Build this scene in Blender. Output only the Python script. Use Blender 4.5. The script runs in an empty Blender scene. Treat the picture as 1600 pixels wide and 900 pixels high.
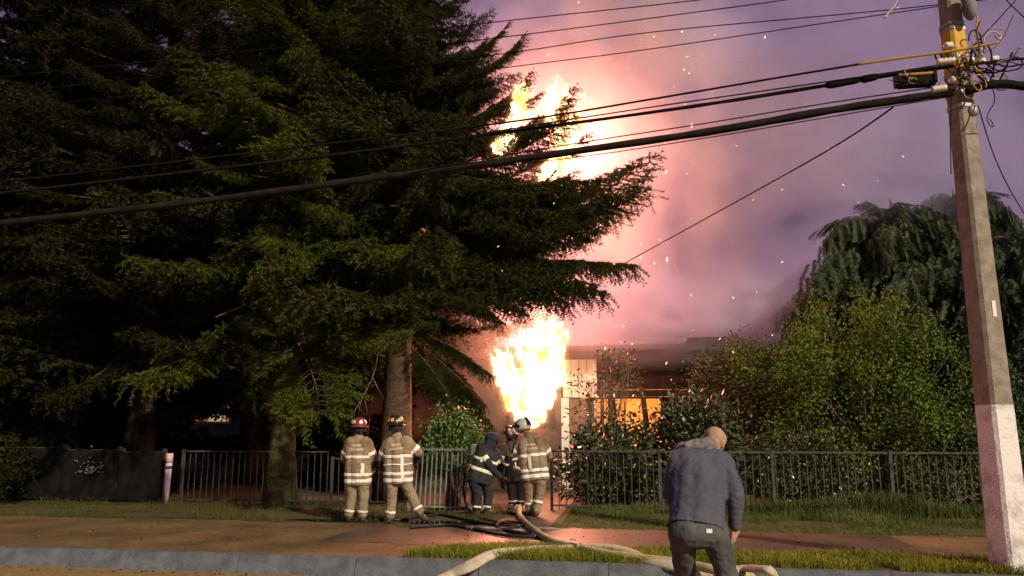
import bpy, bmesh, math, random
import numpy as np
from mathutils import Vector, Matrix

# ------------------------------------------------------------------ camera, sky, sun, exposure
R = math.radians
S = bpy.context.scene
COL = S.collection
F_PX, PITCH, CAM_Z = 1200.0, R(10.3), 1.6
cam_data = bpy.data.cameras.new('camera')
cam = bpy.data.objects.new('camera', cam_data)
COL.objects.link(cam)
cam.location = (0, 0, CAM_Z)
cam.rotation_euler = (R(90) + PITCH, 0, 0)
cam_data.sensor_width = 36
cam_data.lens = 36 * F_PX / 1600
cam_data.clip_end = 900
S.camera = cam

SUN_EL, SUN_AZ = R(31), R(142)            # azimuth clockwise from +Y: the light comes from behind and right of the camera
world = bpy.data.worlds.new('World')
S.world = world
world.use_nodes = True
wn = world.node_tree
wn.nodes.clear()
sky = wn.nodes.new('ShaderNodeTexSky')
sky.sky_type = 'NISHITA'
sky.sun_disc = False
sky.sun_elevation = R(8)
sky.sun_rotation = SUN_AZ
sky.dust_density = 4.0
mixn = wn.nodes.new('ShaderNodeMix')
mixn.data_type = 'RGBA'
mixn.blend_type = 'MIX'
mixn.inputs[0].default_value = 0.85
mixn.inputs[7].default_value = (1.60, 0.92, 1.90, 1)      # lamp-lit smoke haze over the whole sky
bg = wn.nodes.new('ShaderNodeBackground')
bg.inputs[1].default_value = 0.065
wo = wn.nodes.new('ShaderNodeOutputWorld')
wn.links.new(sky.outputs[0], mixn.inputs[6])
wn.links.new(mixn.outputs[2], bg.inputs[0])
wn.links.new(bg.outputs[0], wo.inputs[0])

sun_data = bpy.data.lights.new('sun', 'SUN')
sun_data.energy = 3.2
sun_data.angle = R(2.0)
sun_data.color = (1.0, 0.83, 0.58)
sun = bpy.data.objects.new('sun', sun_data)
COL.objects.link(sun)
sd = Vector((math.sin(SUN_AZ) * math.cos(SUN_EL), math.cos(SUN_AZ) * math.cos(SUN_EL), math.sin(SUN_EL)))
sun.rotation_euler = (-sd).to_track_quat('-Z', 'Y').to_euler()
sun.location = sd * 40

S.view_settings.view_transform = 'Standard'
S.view_settings.look = 'None'
S.view_settings.exposure = 0.35
S.view_settings.gamma = 1.0
S.view_settings.use_curve_mapping = False
S.render.engine = 'CYCLES'
cy = S.cycles
cy.use_denoising = True
cy.use_adaptive_sampling = True
cy.adaptive_threshold = 0.035
cy.adaptive_min_samples = 20
cy.max_bounces = 5
cy.diffuse_bounces = 2
cy.glossy_bounces = 2
cy.transmission_bounces = 2
cy.transparent_max_bounces = 12
cy.volume_bounces = 2
cy.volume_step_rate = 1.6
cy.volume_max_steps = 128
cy.sample_clamp_indirect = 4.0
cy.sample_clamp_direct = 0.0

# ------------------------------------------------------------------ measuring helpers (design time: metres in the place)
CP, SP = math.cos(PITCH), math.sin(PITCH)
def at(px, py, D):
    """The point that stands D metres down the street depth (world Y) on the sight line through a photo pixel."""
    x, y = (px - 800) / F_PX, (450 - py) / F_PX
    d = Vector((x, CP - y * SP, SP + y * CP))
    return Vector((0, 0, CAM_Z)) + d * (D / d.y)
def ground(px, py, z=0.0):
    x, y = (px - 800) / F_PX, (450 - py) / F_PX
    d = Vector((x, CP - y * SP, SP + y * CP))
    return Vector((0, 0, CAM_Z)) + d * ((z - CAM_Z) / d.z)
SA = R(9.5)                                # the street runs 9.5 degrees off square
UX = Vector((math.cos(SA), -math.sin(SA), 0))
VX = Vector((math.sin(SA), math.cos(SA), 0))
def st(u, v, z=0.0):                       # street coordinates: u along, v across (away from the camera)
    return UX * u + VX * v + Vector((0, 0, z))
def to_uv(p):
    return p.dot(UX), p.dot(VX)

# ------------------------------------------------------------------ object helpers
def props(o, label=None, cat=None, group=None, kind=None):
    if label: o['label'] = label
    if cat: o['category'] = cat
    if group: o['group'] = group
    if kind: o['kind'] = kind
    return o
def link(name, data, parent=None, loc=None, rot=None):
    o = bpy.data.objects.new(name, data)
    COL.objects.link(o)
    if parent is not None: o.parent = parent
    if loc is not None: o.location = loc
    if rot is not None: o.rotation_euler = rot
    return o
def thing(name, label, cat, loc=(0, 0, 0), rotz=0.0, group=None):
    o = link(name, None, None, loc, (0, 0, rotz))
    o.empty_display_size = 0.2
    return props(o, label, cat, group)
def np_mesh(name, V, T, mats, mi=None, smooth=False):
    V = np.asarray(V, dtype=np.float32).reshape(-1, 3)
    T = np.asarray(T, dtype=np.int32).reshape(-1, 3)
    me = bpy.data.meshes.new(name)
    me.vertices.add(len(V)); me.vertices.foreach_set('co', V.ravel())
    me.loops.add(T.size); me.loops.foreach_set('vertex_index', T.ravel())
    me.polygons.add(len(T))
    me.polygons.foreach_set('loop_start', np.arange(0, T.size, 3, dtype=np.int32))
    if mi is not None: me.polygons.foreach_set('material_index', np.asarray(mi, dtype=np.int32))
    if smooth: me.polygons.foreach_set('use_smooth', np.ones(len(T), dtype=bool))
    for m in (mats if isinstance(mats, (list, tuple)) else [mats]): me.materials.append(m)
    me.update(calc_edges=True); me.validate()
    return me
class MB:
    """Collects verts and faces for ONE mesh."""
    def __init__(s): s.v, s.f = [], []
    def add(s, vs, fs):
        n = len(s.v); s.v += [tuple(v) for v in vs]; s.f += [tuple(i + n for i in f) for f in fs]; return s
    def box(s, c, size, M=None):
        x, y, z = (k / 2 for k in size); c = Vector(c)
        vs = [Vector((a * x, b * y, d * z)) for a in (-1, 1) for b in (-1, 1) for d in (-1, 1)]
        vs = [c + (M @ v if M else v) for v in vs]
        return s.add(vs, [(0, 1, 3, 2), (4, 6, 7, 5), (0, 4, 5, 1), (2, 3, 7, 6), (0, 2, 6, 4), (1, 5, 7, 3)])
    def tube(s, pts, rad, n=8, cap=True, flat=1.0):
        pts = [Vector(p) for p in pts]
        if not isinstance(rad, (list, tuple)): rad = [rad] * len(pts)
        rings = []
        prev = None
        for i, p in enumerate(pts):
            t = (pts[min(i + 1, len(pts) - 1)] - pts[max(i - 1, 0)])
            t = t.normalized() if t.length > 1e-9 else Vector((0, 0, 1))
            if prev is None:
                a = t.cross(Vector((0, 0, 1)))
                if a.length < 1e-3: a = t.cross(Vector((1, 0, 0)))
                a.normalize()
            else:
                a = (prev - t * prev.dot(t)).normalized()
            prev = a
            b = t.cross(a)
            rings.append([p + (a * math.cos(k * 2 * math.pi / n) + b * (flat * math.sin(k * 2 * math.pi / n))) * rad[i] for k in range(n)])
        vs = [v for r in rings for v in r]
        fs = [(i * n + k, i * n + (k + 1) % n, (i + 1) * n + (k + 1) % n, (i + 1) * n + k) for i in range(len(pts) - 1) for k in range(n)]
        if cap:
            fs.append(tuple(range(n - 1, -1, -1))); fs.append(tuple((len(pts) - 1) * n + k for k in range(n)))
        return s.add(vs, fs)
    def lathe(s, prof, n=20, M=None):
        vs, fs = [], []
        for r, z in prof:
            for k in range(n):
                a = k * 2 * math.pi / n
                v = Vector((r * math.cos(a), r * math.sin(a), z))
                vs.append(M @ v if M else v)
        for i in range(len(prof) - 1):
            for k in range(n):
                fs.append((i * n + k, i * n + (k + 1) % n, (i + 1) * n + (k + 1) % n, (i + 1) * n + k))
        return s.add(vs, fs)
    def mesh(s, name, mat, smooth=False):
        me = bpy.data.meshes.new(name)
        me.from_pydata(s.v, [], s.f)
        if mat: me.materials.append(mat)
        if smooth:
            me.polygons.foreach_set('use_smooth', [True] * len(me.polygons))
        me.update()
        return me
    def build(s, name, mat, parent=None, smooth=False, loc=None, rot=None, bevel=0.0):
        o = link(name, s.mesh(name, mat, smooth), parent, loc, rot)
        if bevel:
            b = o.modifiers.new('bevel', 'BEVEL'); b.width = bevel; b.segments = 2; b.limit_method = 'ANGLE'
        return o
def remesh(mb, voxel, smooth_iter=4, noise=None):
    """One continuous surface out of overlapping solids."""
    me = mb.mesh('tmp', None)
    o = bpy.data.objects.new('tmp', me); COL.objects.link(o)
    m = o.modifiers.new('r', 'REMESH'); m.mode = 'VOXEL'; m.voxel_size = voxel; m.use_smooth_shade = True
    if smooth_iter:
        sm = o.modifiers.new('s', 'SMOOTH'); sm.factor = 0.5; sm.iterations = smooth_iter
    if noise:
        tex = bpy.data.textures.new('disp', 'CLOUDS'); tex.noise_scale = noise[0]; tex.noise_depth = 2
        d = o.modifiers.new('d', 'DISPLACE'); d.texture = tex; d.strength = noise[1]; d.mid_level = 0.5; d.texture_coords = 'LOCAL'
    dg = bpy.context.evaluated_depsgraph_get()
    out = bpy.data.meshes.new_from_object(o.evaluated_get(dg))
    bpy.data.objects.remove(o); bpy.data.meshes.remove(me)
    out.polygons.foreach_set('use_smooth', [True] * len(out.polygons))
    return out

# ------------------------------------------------------------------ materials
def mat(name, c1, c2=None, scale=8.0, rough=0.8, bump=0.0, bscale=None, metal=0.0, detail=5.0, c3=None, spec=0.3, lo=0.35, hi=0.65, coord='Object', bst=None):
    m = bpy.data.materials.new(name); m.use_nodes = True
    n = m.node_tree.nodes; l = m.node_tree.links
    b = n['Principled BSDF']
    b.inputs['Roughness'].default_value = rough
    b.inputs['Metallic'].default_value = metal
    b.inputs['Specular IOR Level'].default_value = spec
    tc = n.new('ShaderNodeTexCoord')
    if c2 is None:
        b.inputs['Base Color'].default_value = (*c1, 1)
    else:
        nz = n.new('ShaderNodeTexNoise'); nz.inputs['Scale'].default_value = scale; nz.inputs['Detail'].default_value = detail
        nz.inputs['Roughness'].default_value = 0.6
        l.new(tc.outputs[coord], nz.inputs['Vector'])
        r = n.new('ShaderNodeValToRGB')
        r.color_ramp.elements[0].position = lo; r.color_ramp.elements[0].color = (*c1, 1)
        r.color_ramp.elements[1].position = hi; r.color_ramp.elements[1].color = (*c2, 1)
        if c3:
            e = r.color_ramp.elements.new((lo + hi) / 2); e.color = (*c3, 1)
        l.new(nz.outputs['Fac'], r.inputs[0]); l.new(r.outputs[0], b.inputs['Base Color'])
    if bump:
        nb = n.new('ShaderNodeTexNoise'); nb.inputs['Scale'].default_value = bscale or scale * 3; nb.inputs['Detail'].default_value = 4
        if bst:
            mp = n.new('ShaderNodeMapping'); mp.inputs['Scale'].default_value = bst; mp.inputs['Rotation'].default_value = (0.15, 0.35, 0)
            nb.inputs['Distortion'].default_value = 1.2
            l.new(tc.outputs[coord], mp.inputs[0]); l.new(mp.outputs[0], nb.inputs['Vector'])
        else:
            l.new(tc.outputs[coord], nb.inputs['Vector'])
        bp = n.new('ShaderNodeBump'); bp.inputs['Strength'].default_value = bump; bp.inputs['Distance'].default_value = 0.06 if bst else 0.03
        l.new(nb.outputs['Fac'], bp.inputs['Height']); l.new(bp.outputs[0], b.inputs['Normal'])
    return m
def emit_mat(name, color, strength):
    m = bpy.data.materials.new(name); m.use_nodes = True
    n = m.node_tree.nodes; n.clear()
    e = n.new('ShaderNodeEmission'); e.inputs[0].default_value = (*color, 1); e.inputs[1].default_value = strength
    o = n.new('ShaderNodeOutputMaterial'); m.node_tree.links.new(e.outputs[0], o.inputs[0])
    return m
M = {}
M['road'] = mat('asphalt', (0.23, 0.15, 0.065), (0.32, 0.215, 0.10), 14, 0.85, 0.35, 90)
M['concrete'] = mat('kerb_concrete', (0.065, 0.074, 0.088), (0.145, 0.165, 0.195), 3.2, 0.85, 0.5, 40, lo=0.3, hi=0.6)
M['bark'] = mat('bark', (0.05, 0.035, 0.022), (0.11, 0.075, 0.05), 9, 0.95, 0.8, 22)
M['bark_moss'] = mat('mossy_bark', (0.045, 0.04, 0.02), (0.10, 0.10, 0.035), 5, 0.95, 0.8, 20)
M['bark_shaded'] = mat('shaded_bark', (0.02, 0.016, 0.012), (0.045, 0.034, 0.025), 9, 0.95, 0.8, 22)  # bark darkened to stand in for shade on the left and rear trunks
M['twig'] = mat('twig_wood', (0.10, 0.08, 0.06), (0.17, 0.14, 0.11), 12, 0.9)
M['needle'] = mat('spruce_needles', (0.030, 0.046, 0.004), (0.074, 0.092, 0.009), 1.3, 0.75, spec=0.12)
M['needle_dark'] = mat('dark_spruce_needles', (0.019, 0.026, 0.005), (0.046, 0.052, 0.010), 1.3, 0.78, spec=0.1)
M['needle_half_shade'] = mat('half_shade_spruce_needles', (0.010, 0.012, 0.003), (0.025, 0.026, 0.007), 1.3, 0.78, spec=0.1)  # spruce needles darkened part way, standing in for weaker light on the left
M['needle_shaded'] = mat('shaded_spruce_needles', (0.010, 0.012, 0.004), (0.022, 0.024, 0.008), 1.3, 0.8, spec=0.1)  # darkest copy of the needles: the far-left gloom is put into the colour
M['cedar'] = mat('cedar_sprays', (0.022, 0.042, 0.018), (0.070, 0.105, 0.050), 2.2, 0.6, spec=0.2, lo=0.40, hi=0.62)
M['leaf_green'] = mat('shrub_leaves', (0.055, 0.105, 0.008), (0.115, 0.165, 0.018), 2.2, 0.6, spec=0.2)
M['leaf_olive'] = mat('olive_leaves', (0.050, 0.060, 0.018), (0.090, 0.085, 0.030), 2.2, 0.6)
M['leaf_laurel'] = mat('laurel_leaves', (0.035, 0.055, 0.020), (0.075, 0.095, 0.040), 3.0, 0.35, spec=0.5)
M['leaf_bright'] = mat('bright_leaves', (0.06, 0.13, 0.025), (0.11, 0.18, 0.05), 3.0, 0.5)
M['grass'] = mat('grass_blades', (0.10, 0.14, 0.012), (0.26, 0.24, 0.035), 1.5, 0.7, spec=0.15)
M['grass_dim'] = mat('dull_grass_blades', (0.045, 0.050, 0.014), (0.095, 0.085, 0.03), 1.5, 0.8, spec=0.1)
M['grass_dry'] = mat('long_grass_blades', (0.05, 0.085, 0.018), (0.14, 0.155, 0.05), 1.2, 0.75, spec=0.15)
M['pole'] = mat('pole_concrete', (0.20, 0.18, 0.15), (0.33, 0.30, 0.26), 7, 0.9, 0.35, 45)
M['white_paint'] = mat('white_paint', (0.36, 0.34, 0.35), (0.80, 0.78, 0.82), 4, 0.8, 0.45, 30, lo=0.28, hi=0.52)
M['yellow_paint'] = mat('yellow_paint', (0.55, 0.32, 0.03), (0.65, 0.42, 0.07), 6, 0.7)
M['rubber'] = mat('cable_rubber', (0.006, 0.006, 0.006), (0.014, 0.013, 0.012), 6, 0.8, spec=0.1)
M['cable_grey'] = mat('cable_sheath', (0.010, 0.009, 0.008), (0.026, 0.023, 0.019), 5, 0.8, spec=0.1)
M['cable_yellow'] = mat('yellow_cable', (0.40, 0.26, 0.05))
M['porcelain'] = mat('porcelain', (0.70, 0.68, 0.62), rough=0.3)
M['steel'] = mat('galvanised_steel', (0.30, 0.30, 0.30), (0.42, 0.42, 0.42), 10, 0.5, metal=0.5)
M['fence'] = mat('fence_paint', (0.035, 0.038, 0.035), (0.11, 0.115, 0.10), 6, 0.75, spec=0.2)
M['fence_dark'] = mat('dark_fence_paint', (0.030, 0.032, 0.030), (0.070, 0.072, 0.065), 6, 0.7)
M['gate'] = mat('gate_paint', (0.18, 0.22, 0.21), (0.30, 0.35, 0.33), 6, 0.6)
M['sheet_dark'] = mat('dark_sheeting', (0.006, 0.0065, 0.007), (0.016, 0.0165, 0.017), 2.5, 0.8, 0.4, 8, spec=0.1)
M['char'] = mat('charred_boards', (0.014, 0.009, 0.007), (0.045, 0.026, 0.018), 3, 0.9, 0.4, 15)
M['roof'] = mat('sooty_roof', (0.007, 0.006, 0.006), (0.016, 0.014, 0.014), 4, 0.95, spec=0.05)
M['cladding'] = mat('pale_cladding', (0.58, 0.55, 0.56), (0.78, 0.75, 0.76), 3, 0.6)
M['door_paint'] = mat('brown_door_paint', (0.16, 0.09, 0.07), (0.24, 0.14, 0.11), 4, 0.6)
M['plaster'] = mat('interior_plaster', (0.55, 0.45, 0.36), (0.7, 0.6, 0.5), 2, 0.9)
M['far_wall'] = mat('far_house_wall', (0.25, 0.22, 0.2), (0.32, 0.28, 0.25), 3, 0.9)

# ------------------------------------------------------------------ ground, road, path, kerb
def sheet(name, u0, u1, v0, v1, z, m, nu=1, nv=1, wob=0.0, seed=1):
    rnd = random.Random(seed)
    vs, fs = [], []
    for j in range(nv + 1):
        for i in range(nu + 1):
            u = u0 + (u1 - u0) * i / nu; v = v0 + (v1 - v0) * j / nv
            if wob and (j in (0, nv)): v += rnd.uniform(-wob, wob)
            vs.append(st(u, v, z))
    for j in range(nv):
        for i in range(nu):
            a = j * (nu + 1) + i
            fs.append((a, a + 1, a + nu + 2, a + nu + 1))
    o = MB().add(vs, fs).build(name, m)
    o['kind'] = 'structure'
    return o
M['soil'] = mat('dark_soil', (0.022, 0.022, 0.012), (0.05, 0.045, 0.025), 2.0, 0.95, 0.5, 12)
M['dirt'] = mat('packed_dirt', (0.080, 0.052, 0.021), (0.22, 0.148, 0.066), 1.1, 0.85, 0.8, 16, c3=(0.145, 0.097, 0.043), lo=0.30, hi=0.72)
M['verge'] = mat('verge_turf', (0.05, 0.06, 0.015), (0.09, 0.08, 0.03), 2.0, 0.95, 0.5, 18)
M['wet'] = mat('wet_path', (0.065, 0.043, 0.026), (0.13, 0.088, 0.055), 1.2, 0.45, 0.25, 14, spec=0.5)
KV = 9.46                                           # kerb line
sheet('ground', -260, 260, KV + 0.1, 420, 0.0, M['soil'])
sheet('road', -260, 260, -120, KV - 0.06, -0.19, M['road'])
sheet('dirt_path', -60, 40, KV + 0.14, 13.1, 0.004, M['dirt'], 160, 1, 0.10, 3)
sheet('wet_path', -4.6, 3.6, 10.75, 12.85, 0.008, M['wet'], 40, 1, 0.12, 5)
sheet('garden_path', -2.75, -1.55, 12.6, 20.6, 0.012, mat('path_paving', (0.10, 0.07, 0.05), (0.16, 0.11, 0.08), 3, 0.7, 0.4, 20), 4, 16, 0.02, 8)
sheet('verge_turf', -2.0, 4.25, KV + 0.16, 10.72, 0.010, M['verge'], 60, 1, 0.05, 9)
sheet('roadside_turf', -60, 40, 13.0, 15.7, 0.010, M['verge'], 120, 1, 0.14, 11)
kerb = MB().box((0, 0, -0.12), (0.02, 0.02, 0.1)).build('kerb', M['concrete'])
kerb['kind'] = 'structure'
kb = MB()
prof = [(0.20, -0.22), (0.20, 0.018), (0.10, 0.018), (0.075, 0.008), (0.0, -0.185), (-0.02, -0.22)]   # back, top, sloping face
KL = 1.55
for x in (0, KL - 0.012):
    kb.v += [(x, p[0], p[1]) for p in prof]
n6 = len(prof)
kb.f += [(k, (k + 1) % n6, (k + 1) % n6 + n6, k + n6) for k in range(n6)] + [tuple(range(n6 - 1, -1, -1)), tuple(range(n6, 2 * n6))]
kmesh = kb.mesh('kerb_stone', M['concrete'])
rk = random.Random(4)
for i in range(-13, 6):
    p = st(i * KL - 0.43, KV - 0.05, rk.uniform(-0.006, 0.006))
    o = link('kerb_stone', kmesh, kerb, p, (0, rk.uniform(-0.004, 0.004), -SA + rk.uniform(-0.004, 0.004)))
# wet patches on the path, glare and foot shadows put into their colour
rp = random.Random(21)
def glare_shade_puddle(c, rx, ry, label_, seed, z):
    r_ = random.Random(seed); vs = [Vector((0, 0, 0))]; n = 40
    ph = [r_.uniform(0, 6.28) for _ in range(5)]
    for k in range(n):
        a = k * 2 * math.pi / n
        q = 1 + sum(0.16 / (j + 1) * math.sin((j + 2) * a + ph[j]) for j in range(5))
        vs.append(Vector((rx * q * math.cos(a), ry * q * math.sin(a), 0)))
    o = MB().add(vs, [(0, k + 1, (k + 1) % n + 1) for k in range(n)]).build('glare_shade_puddle', M[label_ or 'shade_water'], None, False, Vector((c.x, c.y, z)), (0, 0, -SA))
    o['kind'] = 'structure'
M['water_glare'] = mat('glare_water', (0.03, 0.03, 0.03), (0.50, 0.53, 0.60), 5.0, 0.25, 0.2, 12, spec=0.6, lo=0.42, hi=0.56)  # pale blotches in the colour stand in for bright glare on the surface
M['shade_water'] = mat('shade_puddle_water', (0.012, 0.011, 0.010), rough=0.05, spec=0.7, bump=0.12, bscale=9)  # near-black colour, so the wet patches stand in for shadows
glare_shade_puddle(ground(803, 828), 0.62, 0.30, 'water_glare', 2, 0.019)
glare_shade_puddle(ground(690, 818), 0.80, 0.22, '', 5, 0.0185)  # dark wet patch in place of the shadow near the hoses
glare_shade_puddle(ground(520, 815), 0.85, 0.14, '', 9, 0.0195)  # dark wet patch in place of the leftmost firefighter's shadow

# ------------------------------------------------------------------ fences
FV = 15.5
bar_mesh = MB().box((0, 0, 0.565), (0.016, 0.016, 1.13)).mesh('bar', M['fence'])
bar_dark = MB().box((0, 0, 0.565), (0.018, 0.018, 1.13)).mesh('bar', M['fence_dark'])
bar_gate = MB().box((0, 0, 0.565), (0.020, 0.020, 1.13)).mesh('bar', M['gate'])
def fence(name, label, u0, u1, v, spacing, bar, m, h=1.16, posts=2.1, seed=1, group=None, rot=0.0, gap=None):
    r_ = random.Random(seed)
    L = u1 - u0
    t = thing(name, label, 'fence', st(u0, v, 0.0), -SA + rot, group)
    for z in (0.10, h - 0.02):
        MB().box((L / 2, 0, z), (L, 0.03, 0.035)).build('rail', m, t)
    n = int(L / spacing)
    for i in range(n + 1):
        x = i * spacing
        k = (1.0 if h < 1.2 else h / 1.16)
        o = link('bar', bar, t, (x, 0.022, 0.03), (r_.uniform(-0.012, 0.012), r_.uniform(-0.012, 0.012), 0))
        o.scale = (1, 1, k * h / 1.18)
    m_ = int(L / posts)
    for i in range(m_ + 1):
        MB().box((min(i * posts, L), -0.002, h / 2), (0.055, 0.055, h + 0.05)).build('post', m, t)
    return t
def plane_uz(px, py, v):
    """street u and height of the point where a photo sight line meets the vertical street plane v"""
    x, y = (px - 800) / F_PX, (450 - py) / F_PX
    d = Vector((x, CP - y * SP, SP + y * CP))
    p = Vector((0, 0, CAM_Z)) + d * (v / d.dot(VX))
    return p.dot(UX), p.z
U = lambda px, v: plane_uz(px, 740, v)[0]
fence('garden_fence', 'grey metal bar fence in front of the round green shrub, right of the gateway', U(862, FV), U(1600, FV) + 1.2, FV, 0.142, bar_mesh, M['fence'], seed=2)
fence('garden_fence', 'dark metal bar fence under the mossy spruce, left of the firefighters', U(285, FV), U(512, FV), FV, 0.142, bar_dark, M['fence_dark'], h=1.12, seed=3)
fence('garden_fence', 'dark low bar fence between the two tan firefighters and the mossy spruce', U(516, FV), U(640, FV), FV + 0.1, 0.142, bar_dark, M['fence_dark'], h=0.98, seed=4)
g = fence('garden_gate', 'pale grey bar gate leaf leaning beside the bright green bush', U(640, 14.9), U(738, 14.9), 14.9, 0.105, bar_gate, M['gate'], h=1.20, posts=1.27, seed=5, rot=R(-7))
g['category'] = 'gate'
g.rotation_euler[0] = R(-6)
MB().box((0, 0, 0.64), (0.09, 0.09, 1.28)).build('gate_post', M['gate'], None, False, st(U(739, 14.7), 14.75, 0), (0, 0, -SA), 0.008)
props(bpy.data.objects['gate_post'], 'pale grey square gate post beside the firefighter in black', 'post')
# sheeted panels at the far left
for i, (a, b, hh, lab) in enumerate(((-160, 98, 1.20, 'dark sheeted fence panel at the left edge of the picture'),
                                     (98, 186, 1.16, 'dark fence panel with a pale chalky smear on it'),
                                     (186, 258, 1.12, 'dark sheeted fence panel left of the pink and white post'))):
    u0, u1 = U(a, FV), U(b, FV)
    t = thing('fence_panel', lab, 'fence panel', st(u0, FV - 0.02 * i, 0.06), -SA, 'dark sheeted fence panels')
    L = u1 - u0 - 0.03
    nv_, nh_ = 14, 8
    rr = random.Random(30 + i); vs = []; fs = []
    for j in range(nh_ + 1):
        for k in range(nv_ + 1):
            vs.append((L * k / nv_, rr.uniform(-0.02, 0.02), (hh - 0.1) * j / nh_ + (rr.uniform(-0.015, 0.015) if j == nh_ else 0)))
    for j in range(nh_):
        for k in range(nv_):
            q = j * (nv_ + 1) + k; fs.append((q, q + 1, q + nv_ + 2, q + nv_ + 1))
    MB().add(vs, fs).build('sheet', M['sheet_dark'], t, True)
    for z in (0.05, hh - 0.12):
        MB().box((L / 2, 0.06, z), (L, 0.05, 0.06)).build('rail', M['fence_dark'], t)
    for x in (0.03, L - 0.03):
        MB().box((x, 0.07, hh / 2 - 0.03), (0.07, 0.07, hh)).build('post', M['fence_dark'], t)
    if i == 1:
        b_ = MB(); r2 = random.Random(77)
        for _ in range(46):
            cx, cz = r2.gauss(L * 0.5, 0.16), 0.56 + abs(r2.gauss(0, 0.14)); w = r2.uniform(0.02, 0.09); hh2 = r2.uniform(0.008, 0.03); a_ = r2.uniform(-0.6, 0.6)
            b_.box((cx, -0.035 - 0.0004 * _, cz), (w, 0.002, hh2), Matrix.Rotation(a_, 3, 'Y'))
        o = b_.build('chalk_smear', mat('chalk', (0.16, 0.155, 0.14), (0.24, 0.23, 0.2), 9, 0.95), t); o['kind'] = 'stuff'
t = thing('marker_post', 'slim post with pink top and pale lilac body at the dark fence', 'post', st(U(263, FV - 0.2), FV - 0.2, 0), -SA)
MB().tube([(0, 0, 0.02), (0, 0, 0.35), (0, 0, 0.86)], [0.035, 0.055, 0.068], 10).build('shaft', mat('lilac_paint', (0.42, 0.38, 0.55), (0.55, 0.50, 0.66), 14, 0.7), t, True)
MB().tube([(0, 0, 0.861), (0, 0, 1.06)], 0.074, 10).build('pink_top', mat('pink_paint', (0.62, 0.40, 0.46)), t, True)
MB().tube([(0, 0, 0.74), (0, 0, 0.80)], 0.072, 10).build('dark_band', M['fence_dark'], t, True)

# ------------------------------------------------------------------ utility pole
pole_at = ground(1582, 893)
PU, PV = to_uv(pole_at)
PR = R(11)                                          # the pole stands turned: left face in shade, right face to the light
pt = thing('utility_pole', 'tall square concrete utility pole with white painted base at the kerb', 'utility pole', (pole_at.x, pole_at.y, 0), PR)
def pole_w(z): return 0.335 - 0.0175 * z
def pole_piece(name, z0, z1, m, grow=0.0, chamfer=0.035, parent=None):
    b = MB(); vs = []
    zs = [z0 + (z1 - z0) * k / 4 for k in range(5)]
    for z in zs:
        w = pole_w(z) / 2 + grow; c = chamfer
        for x, y in ((w, -w + c), (w, w - c), (w - c, w), (-w + c, w), (-w, w - c), (-w, -w + c), (-w + c, -w), (w - c, -w)):
            vs.append((x, y, z))
    fs = [(i * 8 + k, i * 8 + (k + 1) % 8, (i + 1) * 8 + (k + 1) % 8, (i + 1) * 8 + k) for i in range(4) for k in range(8)]
    fs += [tuple(range(7, -1, -1)), tuple(32 + k for k in range(8))]
    return b.add(vs, fs).build(name, m, parent or pt)
pole_piece('shaft', -0.22, 9.6, M['pole'])
pole_piece('white_paint', -0.20, 1.86, M['white_paint'], 0.004)
zy0, zy1 = at(1500, 116, pole_at.y).z, at(1495, 52, pole_at.y).z
pole_piece('yellow_paint', zy0, zy1, M['yellow_paint'], 0.004)
for py in (172, 152, 122, 96, 52, 44):
    z = at(1500, py, pole_at.y).z
    pole_piece('steel_strap', z, z + 0.045, M['steel'], 0.010)
w_ = pole_w(2.95) / 2
MB().box((w_ * 0.1, -w_ - 0.004, at(1553, 485, pole_at.y).z), (0.05, 0.006, 0.19)).build('white_tag', mat('tag_white', (0.8, 0.8, 0.78)), pt)
zi = at(1500, 18, pole_at.y).z
MB().lathe([(0.0, -0.24), (0.03, -0.24), (0.075, -0.16), (0.085, -0.05), (0.07, 0.02), (0.03, 0.05)], 14).build('arrester_body', mat('grey_polymer', (0.20, 0.20, 0.23)), pt, True, (0.06, -0.24, zi))
MB().lathe([(0.03, 0.05), (0.09, 0.055), (0.095, 0.09), (0.03, 0.12), (0.0, 0.12)], 14).build('insulator_cap', M['porcelain'], pt, True, (0.06, -0.24, zi))
MB().tube([(0.06, -0.24, zi - 0.05), (0.06, -0.08, zi - 0.06)], 0.02, 6).build('bracket', M['steel'], pt)
zj = at(1520, 178, pole_at.y).z
MB().lathe([(0.0, 0.03), (0.06, 0.028), (0.075, 0.0), (0.07, -0.02)], 14, Matrix.Rotation(R(90), 4, 'X')).build('round_plate', M['steel'], pt, True, (0.06, -0.13, zj))
def wire_curl(p0, seed, n=26, size=0.4, r=0.008):
    r_ = random.Random(seed); p = Vector(p0); d = Vector((r_.uniform(-1, 1), r_.uniform(-.6, .2), r_.uniform(-1, 1))).normalized(); pts = [p.copy()]
    axis = Vector((r_.uniform(-.3, .3), 1, r_.uniform(-.3, .3))).normalized(); tw = r_.uniform(-0.5, 0.5)
    for _ in range(n):
        d = Matrix.Rotation(tw, 3, axis) @ d; tw += r_.uniform(-0.16, 0.16); tw = max(-0.6, min(0.6, tw))
        p = p + d * (size / 8); pts.append(p.copy())
    return MB().tube(pts, r, 5)
wm = [M['cable_grey'], M['rubber'], mat('pale_wire', (0.5, 0.42, 0.38)), M['cable_yellow'], M['rubber']]
zc = at(1500, 140, pole_at.y).z
for i in range(30):
    r_ = random.Random(400 + i)
    wire_curl((r_.uniform(-0.25, 0.35), -0.22 + r_.uniform(-0.1, 0.05), zc + r_.uniform(-0.10, 0.45)), 500 + i, r_.randint(10, 24), r_.uniform(0.2, 0.42), r_.choice((0.006, 0.009, 0.012))).build('loose_wire', wm[i % 5], pt, True)
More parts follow.
